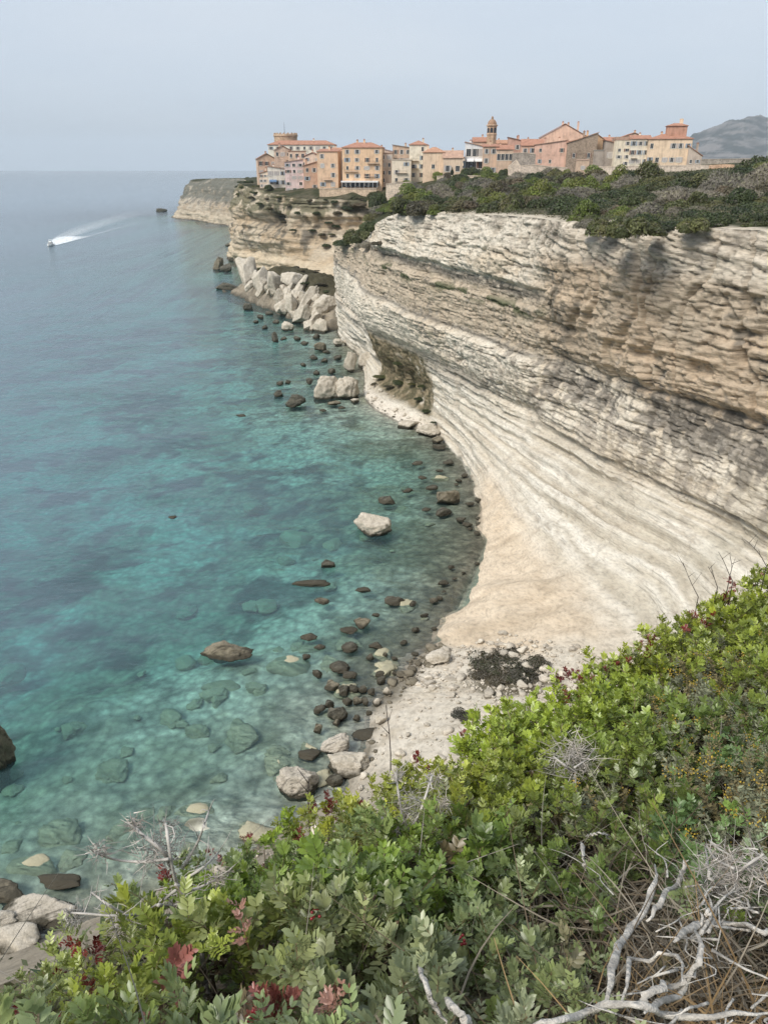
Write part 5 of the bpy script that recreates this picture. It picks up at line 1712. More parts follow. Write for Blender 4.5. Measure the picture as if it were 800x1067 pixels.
def ground_cover():
    r = np.random.default_rng(44)
    N = 150000
    px, dist = r.uniform(380, 850, N), np.exp(r.uniform(math.log(95), math.log(400), N))
    u = (px - 400) / F
    x, y = u * dist / 1.06, dist
    z = land_z(x, y)
    # only inland of the rim
    rim = V_CLIFF[-1]
    rx = np.interp(y, rim[(par_c > 5)][:, 1], rim[(par_c > 5)][:, 0])
    m = (x > rx + .9 + 1.5 * fbm(x / 4, y / 4, 1, 3)) & (y < 380)
    x, y, z = x[m], y[m], z[m]
    n = len(x)
    hgt = .35 + .5 * np.maximum(fbm(x / 3, y / 3, 6, 3), -.5)
    pos = np.stack([x, y, z + r.random(n) * hgt * 1.3], 1)
    nrm = r.normal(size=(n, 3)) * .6 + np.array([0, -.2, .8])
    a = np.cross(nrm, r.normal(size=(n, 3))); a /= np.linalg.norm(a, axis=1, keepdims=True)
    b = np.cross(nrm, a); b /= np.linalg.norm(b, axis=1, keepdims=True)
    s = (r.uniform(.08, .17, n) * (.7 + y / 250))[:, None]
    V = np.stack([pos - a * s, pos + b * s * .5, pos + a * s, pos - b * s * .5], 1).reshape(-1, 3)
    k = fbm(x / 7, y / 7, 2.5, 3)
    C = lerp(np.array([.075, .09, .035]), np.array([.16, .145, .085]), sstep(-.15, .35, k + .15 * r.normal(size=n)))
    C = lerp_c(C, np.array([.165, .16, .115]), (r.random(n) < .14) * .9)
    tag(mesh_np('maquis_ground_cover', V, [np.arange(4 * n).reshape(-1, 4)], M_LEAF, color=np.repeat(C * r.uniform(.7, 1.3, (n, 1)), 4, 0)), kind='stuff')
ground_cover()

# bushes on ledges and around the town
def bush_at(kk, px, py, Y, wpx, label, h=1.0, group=None, name='bush'):
    c = P(px, py, Y=Y)
    return bush(kk, c.x, c.y, c.z, wpx / 2 * Y / .95 / F, label, group, h, name)
_ca = V_CLIFF.reshape(-1, 3)
def hit_at(kk, px, py, wpx, label, h=1.0):
    dv = np.array(ray(px, py)); dv /= np.linalg.norm(dv)
    rel = _ca - np.array([0, 0, H]); al = rel @ dv
    m = np.linalg.norm(rel - al[:, None] * dv, axis=1) < .6
    c = Vector((0, 0, H)) + Vector(dv) * float(al[m].min() if m.any() else 235)
    return bush(kk, c.x, c.y, c.z, wpx / 2 * c.y / .95 / F, label, None, h, 'bush')
hit_at('dark', 359, 254, 26, 'dark green bush on the ledge, left one over the ravine', 1.1)
hit_at('olive', 374, 250, 36, 'broad green bush on the ledge, below the retaining wall', 1.1)
hit_at('grey', 383, 256, 24, 'grey twiggy bush at the foot of the broad green bush on the ledge', .7)
hit_at('brown', 393, 254, 15, 'small brown bush right of the broad green bush on the ledge', 1.0)
hit_at('dark', 385, 240, 26, 'dark bush behind the broad green bush on the ledge', 1.0)
bush_at('dark', 394, 214, 290, 20, 'dark ivy-like bush in the gully beside the retaining wall', 1.7)
bush_at('grey', 404, 222, 262, 34, 'grey bare bush where the scrub begins beside the gully', .8)
bush_at('olive', 388, 228, 262, 26, 'olive bush in the upper gully above the ledge', 1.0)
bush_at('dark', 332, 211, 408, 9, 'dark upright bush left of the sandy retaining wall', 2.6)
bush_at('brown', 372, 213, 398, 26, 'brown dry bush hanging under the sandy retaining wall', .6)
bush_at('dark', 490, 182, 392, 20, 'round dark green tree before the white house with awnings, left one', 1.6)
bush_at('dark', 498, 182, 390, 14, 'round dark green tree before the white house with awnings, right one', 1.5)
bush_at('dark', 524, 183, 388, 13, 'dark round tree under the row of blue-grey windows', 2.2)
bush_at('dark', 280, 197, 430, 12, 'dark bush below the white house with the blue awning', 1.1)
bush_at('brown', 290, 202, 428, 14, 'brownish bush on the cliff edge left of the pink house', 1.0)
bush_at('olive', 310, 205, 424, 14, 'olive bush at the foot of the pink house', .9)
bush_at('dark', 322, 203, 420, 10, 'dark bush at the foot of the salmon house', 1.2)
bush_at('dark', 259, 190, 462, 10, 'dark bush on the cliff top left of the town, upper one', 1.1)
bush_at('olive', 268, 195, 450, 12, 'olive bush on the cliff top under the leftmost house', .9)
bush_at('dark', 253, 196, 460, 9, 'dark bush on the cliff top left of the town, lower one', .8)
for i, (px, py, Y, w) in enumerate([(300, 209, 432, 10), (285, 212, 436, 9), (316, 213, 420, 11), (268, 205, 444, 9), (330, 222, 405, 10), (345, 214, 402, 8), (275, 222, 442, 8), (296, 222, 432, 9), (312, 224, 420, 8)]):
    bush_at('brown' if i % 2 else 'dark', px, py, Y, w, 'low dark bush clinging to the headland cliff under the houses', .6, 'bushes clinging to the headland cliff')
for i, (px, py, w) in enumerate([(508, 690, 34), (530, 683, 30), (548, 700, 36), (522, 704, 30), (500, 700, 22), (482, 745, 20), (560, 690, 22)]):
    c = cliff_hit(px, py)
    w *= 1.25
    V, f, C = leaf_cloud(700 + i, 1800, (1, .95, .2), .05, [(.075, .065, .04), (.06, .055, .035), (.05, .055, .03)], 9, .3)
    o = mesh_np('low_shrub', V, [f], M_LEAF, color=C)
    s = w / 2 * 100 / F
    o.location = c; o.scale = (s, s, s)
    tag(o, 'low dark brown shrub on the pale rubble just beyond the near shrubs', 'shrub', 'low shrubs on the rubble')

def cypress():
    B = P(470.5, 186, Y=394)
    root = tag(empty('cypress', B), 'slim dark cypress standing before the sandy house with two tall windows', 'tree')
    V, f, C = leaf_cloud(91, 1600, (1.5, 1.5, 5.2), .22, [(.03, .05, .025), (.04, .055, .03)], 7, .02)
    V[:, :2] *= np.clip(1.15 - V[:, 2:] / 6.5, .15, 1)
    mesh_np('crown', V + np.array([0, 0, .6]), [f], M_LEAF, root, color=C)
    m = MB(); m.tube([(0, 0, -1.5), (0, 0, 2)], [.2, .12]); m.build('trunk', mat_simple('bark', (.12, .09, .06)), root)
cypress()

for i, (px, py, w, kk) in enumerate([(402, 372, 16, 'brown'), (415, 378, 14, 'dark'), (398, 392, 18, 'olive'), (416, 398, 18, 'dark'), (430, 400, 14, 'olive'), (438, 415, 14, 'dark'), (444, 428, 12, 'dark'), (426, 384, 16, 'brown'), (406, 402, 14, 'brown'), (440, 402, 12, 'dark'), (390, 400, 12, 'brown'), (452, 440, 9, 'dark')]):
    c = cliff_hit(px, py)
    bush(kk, c.x, c.y, c.z, w / 2 * c.y / .95 / F, 'low bush on the dark earth bank above the pocket beach', 'bushes on the earth bank', .35, 'bank_bush')
_rg = RIDGE[RIDGE[:, 2] > 7.5]
for i, (px, py, w, kk) in enumerate([(315, 279, 16, 'brown'), (325, 284, 16, 'brown'), (334, 296, 16, 'brown'), (340, 304, 12, 'dark'), (300, 283, 12, 'brown'), (318, 294, 14, 'dark'), (328, 303, 14, 'brown'), (288, 283, 9, 'dark'), (268, 277, 8, 'olive'), (308, 277, 14, 'brown'), (330, 276, 12, 'brown')]):
    dv = np.array(ray(px, py)); dv /= np.linalg.norm(dv)
    rel = _rg - np.array([0, 0, H]); al = rel @ dv
    q = _rg[np.argmin(np.linalg.norm(rel - al[:, None] * dv, axis=1))]
    bush(kk, q[0], q[1], q[2], w / 2 * q[1] / .95 / F, 'dull dark scrub bush on top of the fallen rock ridge', 'bushes on the fallen ridge', .5, 'ridge_bush')

_hr = np.concatenate([V_HEAD[-1], V_HEAD[-4], V_HEAD[-9]])
_hb = random.Random(31)
for i in range(46):
    q = _hr[_hb.randrange(len(_hr))]
    if q[1] > 620: continue
    bush(_hb.choice(('dark', 'brown', 'olive', 'dark')), q[0] + _hb.uniform(-1, 1), q[1] + _hb.uniform(-1, 1), q[2] - .2, _hb.uniform(1.0, 2.4), 'small dark bush on the brow of the headland cliff under the town', 'bushes on the headland brow', .8, 'brow_bush')

_vh = V_HEAD.reshape(-1, 3)
for i, (px, py, w, kk) in enumerate([(330, 222, 9, 'dark'), (318, 226, 8, 'brown'), (342, 232, 10, 'dark'), (336, 245, 9, 'brown'), (325, 240, 8, 'dark'), (300, 214, 9, 'brown'), (310, 222, 9, 'dark'), (290, 206, 9, 'olive'),
                                     (352, 222, 11, 'brown'), (362, 217, 12, 'dark'), (296, 232, 8, 'brown'), (340, 256, 10, 'dark'), (270, 212, 8, 'dark'), (281, 218, 9, 'brown'), (346, 244, 8, 'olive'), (262, 206, 8, 'brown'), (305, 240, 7, 'dark'), (350, 236, 9, 'dark')]):
    dv = np.array(ray(px, py)); dv /= np.linalg.norm(dv)
    rel = _vh - np.array([0, 0, H]); al = rel @ dv
    m = np.linalg.norm(rel - al[:, None] * dv, axis=1) < 1.6
    if not m.any(): continue
    c = Vector((0, 0, H)) + Vector(dv) * float(al[m].min())
    bush(kk, c.x, c.y, c.z, w / 2 * c.y / .95 / F, 'dark bush rooted in the gullies of the headland face', 'bushes in the headland gullies', .8, 'gully_bush')
# ------------------------------------------------------------------ shrubs at the viewer's feet
def PD(px, py, d):
    r = Vector(ray(px, py))
    return Vector((0, 0, H)) + r.normalized() * d
SIL = [(-170, 1030, 1.85), (-60, 1040, 1.9), (0, 1030, 1.95), (60, 992, 2.05), (120, 928, 2.2), (200, 872, 2.4), (260, 858, 2.5), (330, 838, 2.7), (400, 806, 2.95), (460, 781, 3.15), (500, 760, 3.3),
       (560, 722, 3.6), (600, 705, 3.85), (660, 675, 4.2), (700, 654, 4.5), (760, 612, 4.9), (800, 592, 5.2), (880, 550, 5.8), (960, 530, 6.3)]
INN = [(0, 1067, 1.55), (200, 1067, 1.43), (400, 1067, 1.38), (600, 1067, 1.42), (800, 1067, 1.58), (-170, 1120, 1.55), (960, 1067, 1.75), (200, 970, 1.8), (400, 900, 2.1), (600, 900, 2.15),
       (600, 800, 2.75), (800, 800, 2.85), (800, 700, 3.75), (960, 700, 4.1), (400, 1250, 1.15), (0, 1250, 1.25), (800, 1250, 1.3), (500, 990, 1.68), (700, 960, 1.85)]
OUT_L = [(-2.4, .45, -1.62), (-4.2, -.6, -1.7), (-6, -1.8, -1.8)]
OUT_R = [(5.2, 6.1, -2.25), (7.4, 8.2, -2.3), (10.5, 10.5, -2.3)]
_ext = [(-2, -1, -1.5), (0, -1.2, -1.5), (2.5, 0, -1.5), (5, 1.5, -1.55), (4.6, 3.4, -1.75), (7.5, 4.5, -1.7), (10, 7, -1.7), (-4.5, -2.5, -1.6)]
_cpt = np.array([PD(*a) for a in SIL + INN] + [Vector((a, b, H + c)) for a, b, c in OUT_L + OUT_R + _ext])
_cd = np.linalg.norm(_cpt[:, None, :2] - _cpt[None, :, :2], axis=-1)
_cA = np.block([[_cd + .03 * np.eye(len(_cpt)), np.ones((len(_cpt), 1))], [np.ones((1, len(_cpt))), np.zeros((1, 1))]])
_cw = np.linalg.solve(_cA, np.append(_cpt[:, 2], 0))
def canopy(x, y):
    q = np.stack([np.ravel(x), np.ravel(y)], 1)
    return (np.linalg.norm(q[:, None] - _cpt[None, :, :2], axis=-1) @ _cw[:-1] + _cw[-1]).reshape(np.shape(x))
POLY = np.array([(p[0], p[1]) for p in [PD(*a) for a in SIL]] + [(p[0], p[1]) for p in [PD(960, 1067, 1.75), PD(800, 1300, 1.3), PD(0, 1300, 1.25), PD(-170, 1150, 1.55)]])
OUTER = np.array([p[:2] for p in OUT_L[::-1]] + [(p[0], p[1]) for p in [PD(*a) for a in SIL]] + [p[:2] for p in OUT_R] + [(11, 8), (6, 1.2), (3, .1), (1.5, -.2), (-1.2, -.2), (-4, -2.6)])
BRINK = np.array([p[:2] for p in OUT_L[::-1]] + [(p[0], p[1]) for p in [PD(*a) for a in SIL]] + [p[:2] for p in OUT_R])
def inside(x, y, poly=POLY):
    x, y = np.asarray(x), np.asarray(y)
    c = np.zeros(x.shape, bool)
    for (x0, y0), (x1, y1) in zip(poly, np.roll(poly, -1, 0)):
        m = ((y0 > y) != (y1 > y)) & (x < (x1 - x0) * (y - y0) / (y1 - y0 + 1e-12) + x0)
        c ^= m
    return c
def edge_dist(x, y):
    s = BRINK
    best = np.full(np.shape(x), 9.)
    for a, b in zip(s[:-1], s[1:]):
        ab = b - a
        t = np.clip(((x - a[0]) * ab[0] + (y - a[1]) * ab[1]) / (ab @ ab), 0, 1)
        best = np.minimum(best, np.hypot(x - a[0] - t * ab[0], y - a[1] - t * ab[1]))
    return best
def to_px(p):
    p = np.asarray(p, float)
    x, y, z = p[..., 0], p[..., 1], p[..., 2] - H
    f = y * _cp - z * _sp
    u = y * _sp + z * _cp
    return 400 + F * x / f, 533.5 - F * u / f

def cliff_top():
    gx, gy = np.linspace(-6.5, 12, 170), np.linspace(-4.5, 11.5, 140)
    X, Y = np.meshgrid(gx, gy, indexing='ij')
    land = np.concatenate([BRINK, [(14, 10.5), (14, -6), (-8, -6), (-8, -1.8)]])
    ins = inside(X, Y, land)
    ed = edge_dist(X, Y)
    Z = canopy(X, Y) - .46
    Z = np.where(inside(X, Y, OUTER), Z, np.minimum(Z + .3, H - 1.62)) if False else np.minimum(Z, H - 1.58)
    Z = Z - np.where(ins, np.clip(.12 - ed, 0, 1) * 1.5, .18 + ed * 2.0)
    Z += .05 * fbm(X * 3, Y * 3, 0, 4)
    n1 = fbm(X * 4, Y * 4, 2, 4)
    C = lerp(np.array([.06, .048, .034]), np.array([.15, .12, .085]), sstep(-.2, .4, n1))
    C = lerp_c(C, np.array([.13, .11, .075]), np.clip(1 - ins * 1.0, 0, 1))
    tag(mesh_np('cliff_top', np.stack([X, Y, Z], -1).reshape(-1, 3), [grid_faces(170, 140)], mat_rock_attr('earth', 30, .5, 12, .02), color=C.reshape(-1, 3), smooth=True), kind='structure')
cliff_top()

M_LENT = mat_leaf('lentisk_leaves', .25, .36, spec=.6)
M_DRY = mat_leaf('dry_plant_matter', .15, .85, spec=.15)
M_BARK = mat_simple('twig_bark', (.20, .165, .125), .9, .3, 30)
M_BLEACH = mat_simple('bleached_wood', (.56, .52, .46), .85, .4, 26, .5)
M_GREYW = mat_simple('grey_dead_wood', (.50, .465, .42), .9, .3, 20, .2)

LEAF_V = np.array([(0, 0, 0), (.25, .185, .04), (.7, .20, .03), (1, 0, -.06), (.7, -.20, .03), (.25, -.185, .04), (.3, 0, 0), (.68, 0, -.01)])
LEAF_F3 = np.array([(0, 6, 1), (7, 3, 2), (0, 5, 6), (7, 4, 3)])
LEAF_F4 = np.array([(6, 7, 2, 1), (5, 4, 7, 6)])

def frame(d, n):
    d = d / np.linalg.norm(d)
    s = np.cross(n, d); s /= np.linalg.norm(s) + 1e-9
    return np.stack([d, s, np.cross(d, s)])

def make_sprig(seed, ncomp=9, L=.17, lf=(.022, .034), wid=1.0, rlen=.055):
    r = np.random.default_rng(seed)
    V, F3, F4, K = [], [], [], []
    bend = r.normal(size=2) * .25
    def stem(t): return np.array([bend[0] * t * t * L, bend[1] * t * t * L, t * L])
    def strip(pts, w, k):
        b = len(np.concatenate(V)) if V else 0
        pts = np.array(pts); q = []
        for i, p in enumerate(pts):
            d = pts[min(i + 1, len(pts) - 1)] - pts[max(i - 1, 0)]
            s = np.cross(d, [.3, .5, .8]); s /= np.linalg.norm(s) + 1e-9
            q += [p - s * w / 2, p + s * w / 2]
        V.append(np.array(q)); K.append(np.full(len(q), k))
        for i in range(len(pts) - 1): F4.append([b + 2 * i, b + 2 * i + 1, b + 2 * i + 3, b + 2 * i + 2])
    def leaflet(o, d, n, ln):
        b = len(np.concatenate(V)) if V else 0
        M = frame(d, n)
        v = LEAF_V * np.array([ln, ln * wid, ln])
        V.append(o + v @ M); K.append(np.full(8, 1 + r.uniform(-.22, .22)))
        F3.extend((LEAF_F3 + b).tolist()); F4.extend((LEAF_F4 + b).tolist())
    strip([stem(t) for t in np.linspace(0, 1, 5)], .0035, -1)
    for c in range(ncomp):
        t = .25 + .75 * (c + .5) / ncomp
        az = c * 2.4 + r.uniform(-.3, .3)
        el = R(15 + 50 * t + r.uniform(-12, 12))
        d = np.array([math.cos(az) * math.cos(el), math.sin(az) * math.cos(el), math.sin(el)])
        o = stem(t); rl = rlen * r.uniform(.8, 1.25) * (1.15 - .45 * t)
        up = np.array([-math.cos(az) * math.sin(el), -math.sin(az) * math.sin(el), math.cos(el)])
        pts = [o + d * rl * q - up * .25 * rl * q * q for q in (0, .5, 1)]
        strip(pts, .002, -.6)
        side = np.cross(d, up)
        npair = r.integers(3, 6)
        for k in range(npair):
            q = .25 + .75 * k / (npair - 1)
            p = o + d * rl * q - up * .25 * rl * q * q
            for s in (-1, 1):
                a = R(58 - 25 * q + r.uniform(-12, 12))
                dd = d * math.cos(a) + side * s * math.sin(a) + up * r.uniform(-.05, .35)
                leaflet(p, dd, up + side * s * r.uniform(-.35, .1), r.uniform(*lf) * (1.05 - .25 * abs(q - .5)))
    return np.concatenate(V), np.array(F3), np.array(F4), np.concatenate(K)

def scatter(sprigs, which, pos, M, scale, colr, stemc):
    """merge transformed copies of the sprig templates into arrays"""
    V, T3, T4, C, off = [], [], [], [], 0
    for k in range(len(sprigs)):
        idx = np.nonzero(which == k)[0]
        if not len(idx): continue
        sv, f3, f4, kk = sprigs[k]
        v = np.einsum('vi,nij->nvj', sv, M[idx]) * scale[idx, None, None] + pos[idx, None, :]
        c = colr[idx, None, :] * np.clip(kk, .2, 9)[None, :, None]
        c = np.where((kk < 0)[None, :, None], stemc, c)
        n, m = len(idx), len(sv)
        o = (np.arange(n) * m)[:, None, None] + off
        if len(f3): T3.append((f3[None] + o).reshape(-1, 3))
        if len(f4): T4.append((f4[None] + o).reshape(-1, 4))
        V.append(v.reshape(-1, 3)); C.append(c.reshape(-1, 3)); off += n * m
    fs = []
    if T3: fs.append(np.concatenate(T3))
    if T4: fs.append(np.concatenate(T4))
    return np.concatenate(V), fs, np.concatenate(C)

def orient(n, up_dirs, tilt, r):
    d = up_dirs + r.normal(size=(n, 3)) * tilt
    d /= np.linalg.norm(d, axis=1, keepdims=True)
    a = np.cross(d, r.normal(size=(n, 3))); a /= np.linalg.norm(a, axis=1, keepdims=True)
    return np.stack([a, np.cross(d, a), d], 1)

SPR = [make_sprig(10 + i, 9 + i % 3) for i in range(5)] + [make_sprig(30 + i, 7, .15, (.028, .042), 1.1, .055) for i in range(3)]

SEEDS = [
 ('lentisk shrub with pinkish red leaves, lower left corner beside the dead grey branches', 190, 1040),
 ('grey-green lentisk shrub in the very lower left corner', 50, 1040),
 ('bright green lentisk shrub below the ribbed white slab at the left edge', 60, 985),
 ('yellow-green lentisk shrub behind the dead grey branches, at the drop to the sea', 230, 885),
 ('silvery green lentisk shrub with red berries, bottom centre', 350, 1000),
 ('green lentisk shrub on the brink in front of the grey striped boulder', 390, 835),
 ('dark green lentisk shrub in the middle, around the small dead twigs', 450, 920),
 ('deep green lentisk shrub at the edge of the dry brown tangle', 580, 960),
 ('bright green lentisk shrub on the brink in front of the sandy apron', 570, 745),
 ('mid green lentisk shrub left of the yellow flowering bush', 640, 810),
 ('bright green lentisk shrub highest on the brink at the right edge', 740, 660),
 ('green lentisk shrub behind the bleached branches at the right edge', 790, 850)]
SXY = []
for lab, px, py in SEEDS:
    best = min(((abs(to_px((x, y, float(canopy(np.array([x]), np.array([y]))[0])))[0] - px) + abs(to_px((x, y, float(canopy(np.array([x]), np.array([y]))[0])))[1] - py)), x, y)
               for x in np.arange(-1.6, 4, .12) for y in np.arange(.5, 5.2, .12))
    SXY.append(best[1:])
SXY = np.array(SXY)

def dry_zone(px, py):
    a = np.exp(-(((px - 735) / 140) ** 2 + ((py - 985) / 118) ** 2) ** 1.6)
    b = .62 * np.exp(-(((px - 560) / 90) ** 2 + ((py - 1040) / 70) ** 2))
    c = .5 * np.exp(-(((px - 650) / 90) ** 2 + ((py - 880) / 45) ** 2))
    return np.clip(np.maximum(np.maximum(a * 1.05, b), c), 0, 1)
def herb_zone(px, py):
    return np.clip(np.exp(-(((px - 750) / 62) ** 2 + ((py - 735) / 60) ** 2) ** 1.5) + np.exp(-(((px - 785) / 40) ** 2 + ((py - 835) / 55) ** 2) ** 1.5) + .8 * np.exp(-(((px - 615) / 55) ** 2 + ((py - 825) / 22) ** 2) ** 1.5), 0, 1)

def sample(n, seed, lo=-170, hi=960):
    r = np.random.default_rng(seed)
    x, y = r.uniform(-2.2, 5.2, n * 4), r.uniform(.3, 6.0, n * 4)
    m = inside(x, y)
    x, y = x[m], y[m]
    z = canopy(x, y)
    px, py = to_px(np.stack([x, y, z], 1))
    m = (px > lo) & (px < hi) & (py < 1190)
    return np.stack([x[m], y[m], z[m]], 1)[:n], px[m][:n], py[m][:n]

def sample_outer(n, seed):
    r = np.random.default_rng(seed)
    x, y = r.uniform(-6, 11, n * 6), r.uniform(-2.6, 10.6, n * 6)
    m = inside(x, y, OUTER)
    x, y = x[m], y[m]
    z = canopy(x, y)
    px, py = to_px(np.stack([x, y, z], 1))
    f = y * _cp - (z - H) * _sp
    m = ~(inside(x, y) & (px > -170) & (px < 960) & (py < 1190) & (f > 0))
    m &= np.hypot(x, y) > .75
    return np.stack([x[m], y[m], z[m]], 1)[:n], px[m][:n] * 0 - 500, py[m][:n] * 0 + 700

def canopy_normals(p):
    e = .05
    dx = (canopy(p[:, 0] + e, p[:, 1]) - canopy(p[:, 0] - e, p[:, 1])) / (2 * e)
    dy = (canopy(p[:, 0], p[:, 1] + e) - canopy(p[:, 0], p[:, 1] - e)) / (2 * e)
    n = np.stack([-dx, -dy, np.ones(len(p))], 1)
    return n / np.linalg.norm(n, axis=1, keepdims=True)

def build_lentisk():
    p, px, py = sample(NSPRIG, 71)
    p2, px2, py2 = sample_outer(6500, 73)
    p, px, py = np.concatenate([p, p2]), np.concatenate([px, px2]), np.concatenate([py, py2])
    n = len(p)
    r = np.random.default_rng(72)
    ed = edge_dist(p[:, 0], p[:, 1])
    lump = .10 * fbm(p[:, 0] * 2.6, p[:, 1] * 2.6, 0, 3)
    keep = (r.random(n) > dry_zone(px, py) * .96) & (r.random(n) > herb_zone(px, py) * .8)
    gap = fbm(p[:, 0] * 3.4, p[:, 1] * 3.4, 5.5, 3)
    keep &= (gap > -.26) | (ed < .25)
    dpt = r.random(n) ** 1.6 * .27
    p[:, 2] += lump - .075 - dpt
    up = canopy_normals(p) * .5 + np.array([-.18, -.1, .75])
    M = orient(n, up, .33, r)
    sc = r.uniform(.38, .72, n)
    # leaf colour: fresh yellow-green on the brink, greyer and darker nearer the feet
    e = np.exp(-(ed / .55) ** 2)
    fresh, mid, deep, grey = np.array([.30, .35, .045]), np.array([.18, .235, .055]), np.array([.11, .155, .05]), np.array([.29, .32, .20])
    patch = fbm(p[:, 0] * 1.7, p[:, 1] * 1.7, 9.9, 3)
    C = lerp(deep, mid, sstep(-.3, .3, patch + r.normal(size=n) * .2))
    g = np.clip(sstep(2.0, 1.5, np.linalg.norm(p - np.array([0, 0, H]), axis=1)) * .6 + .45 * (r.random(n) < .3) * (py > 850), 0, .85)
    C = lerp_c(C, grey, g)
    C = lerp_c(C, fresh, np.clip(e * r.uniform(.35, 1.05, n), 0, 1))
    C *= r.uniform(.82, 1.42, (n, 1))
    dead = (r.random(n) < .05 + .16 * (py > 930) + .15 * dry_zone(px, py)) & (dpt > .06)
    C = np.where(dead[:, None], np.array([.21, .155, .10]) * r.uniform(.6, 1.2, (n, 1)), C)
    which = np.where(py > 880, r.integers(0, 8, n), r.integers(0, 6, n))
    own = np.argmin(np.linalg.norm(p[:, None, :2] - SXY[None], axis=2), axis=1)
    vs = np.random.default_rng(4)
    sz = vs.uniform(.78, 1.22, len(SEEDS)); hue = np.stack([vs.uniform(.9, 1.08, len(SEEDS)), vs.uniform(.98, 1.1, len(SEEDS)), vs.uniform(.8, 1.2, len(SEEDS))], 1)
    sc = sc * sz[own]
    C = C * hue[own]
    sc = sc * (1 + .1 * sstep(850, 960, py)) * (1 - .3 * ((px < 140) & (px > -200) & (ed < .35)))
    silver = (py > 860) & (fbm(p[:, 0] * 4, p[:, 1] * 4, 3.3, 2) > .08)
    C = np.where(silver[:, None], C * .6 + np.array([.29, .33, .19]) * .4 * r.uniform(.7, 1.3, (n, 1)), C)
    red = (np.exp(-(((px - 230) / 100) ** 2 + ((py - 1040) / 38) ** 2)) * .75 > r.random(n)) & (dpt < .14)
    pinkc = np.array([[.30, .12, .10], [.36, .20, .155], [.22, .07, .055]])[r.integers(0, 3, n)]
    redtip = (r.random(n) < .2) & (ed < .14)
    for k, (lab, sx, sy) in enumerate(SEEDS):
        m = (own == k) & keep
        gx, gy = SXY[k]
        gz = float(canopy(np.array([gx]), np.array([gy]))[0]) - .47
        root = tag(empty('lentisk_shrub', (gx, gy, gz)), lab, 'shrub')
        o3 = np.array([gx, gy, gz])
        def part(mask, name, colr, s=1.0, lift=0.0, stemc=np.array([.22, .17, .10])):
            if mask.sum() == 0: return
            q = p[mask] + np.array([0, 0, lift]) - o3
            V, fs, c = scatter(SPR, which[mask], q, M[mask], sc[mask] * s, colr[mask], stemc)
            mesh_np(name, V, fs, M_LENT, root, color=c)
        part(m & ~red & ~redtip, 'foliage', C)
        if (m & (red | redtip)).any():
            cc = np.where(redtip[:, None], np.array([.20, .035, .028]), pinkc)
            part(m & (red | redtip), 'red_leaves', cc, .6, .05, np.array([.2, .06, .05]))
        # branches
        idx = np.nonzero(m)[0]
        if len(idx):
            b = MB()
            for i in idx[::4]:
                q = p[i] - o3
                a = np.array([q[0] * .25 + r.normal() * .05, q[1] * .25 + r.normal() * .05, 0])
                c1 = np.array([q[0] * .65, q[1] * .65, q[2] * .35]) + r.normal(size=3) * .05
                pts = [a * (1 - t) ** 2 + 2 * c1 * t * (1 - t) + q * t * t for t in np.linspace(0, 1, 6)]
                w = r.uniform(.003, .008)
                b.tube(pts, [w * (1.2 - .8 * t) for t in np.linspace(0, 1, 6)], 5)
            b.build('branches', M_BARK, root, True)
        # berries
        bz = [(330, 970), (383, 963), (480, 965), (275, 1040), (205, 1020)]
        hit = [q for q in bz if np.argmin(np.hypot(px - q[0], py - q[1])) in set(idx.tolist())] if len(idx) else []
        for q in hit:
            bm = MB()
            i = int(np.argmin(np.hypot(px - q[0], py - q[1]) + 1000 * (dpt > .12)))
            c0 = p[i] - o3 + np.array([0, 0, .10])
            for j in range(7):
                cc0 = c0 + r.normal(size=3) * .006
                pr = [(0.0003, -.0034), (.0026, -.002), (.0035, 0), (.0026, .002), (.0003, .0034)]
                off = len(bm.v)
                bm.lathe(pr, 7)
                for vi in range(off, len(bm.v)):
                    v = bm.v[vi]
                    bm.v[vi] = (v[0] + cc0[0], v[1] + cc0[1], v[2] + cc0[2])
            bm.build('berry_cluster', M_BERRY, root, True)
NSPRIG = 8600
M_BERRY = NT('red_berries'); M_BERRY = M_BERRY.done(M_BERRY.bsdf((.26, .022, .03), .35, None, .5))
build_lentisk()

# litter and dry matter under and between the shrubs
def strips(n, pos, r, ln, wd, cols, droop=.4, up=(0, 0, .5), seg=5, curl=.5):
    d = r.normal(size=(n, 3)) * np.array([1, 1, .45]) + np.array(up)
    d /= np.linalg.norm(d, axis=1, keepdims=True)
    k = r.normal(size=(n, 3)) * curl + np.array([0, 0, -droop])
    L = r.uniform(*ln, n)
    w = r.uniform(*wd, n)
    s = np.cross(d, r.normal(size=(n, 3))); s /= np.linalg.norm(s, axis=1, keepdims=True)
    V = []
    for t in np.linspace(0, 1, seg):
        c = pos + (d * t + k * t * t * .7) * L[:, None]
        ww = (w * (1.0 - .75 * t ** 2) / 2)[:, None]
        V += [c - s * ww, c + s * ww]
    V = np.stack(V, 1)
    b = (np.arange(n) * 2 * seg)[:, None, None]
    f = np.array([[2 * i, 2 * i + 1, 2 * i + 3, 2 * i + 2] for i in range(seg - 1)])[None] + b
    C = np.array(cols)[r.integers(0, len(cols), n)] * r.uniform(.65, 1.3, (n, 1))
    return V.reshape(-1, 3), f.reshape(-1, 4), np.repeat(C, 2 * seg, 0)

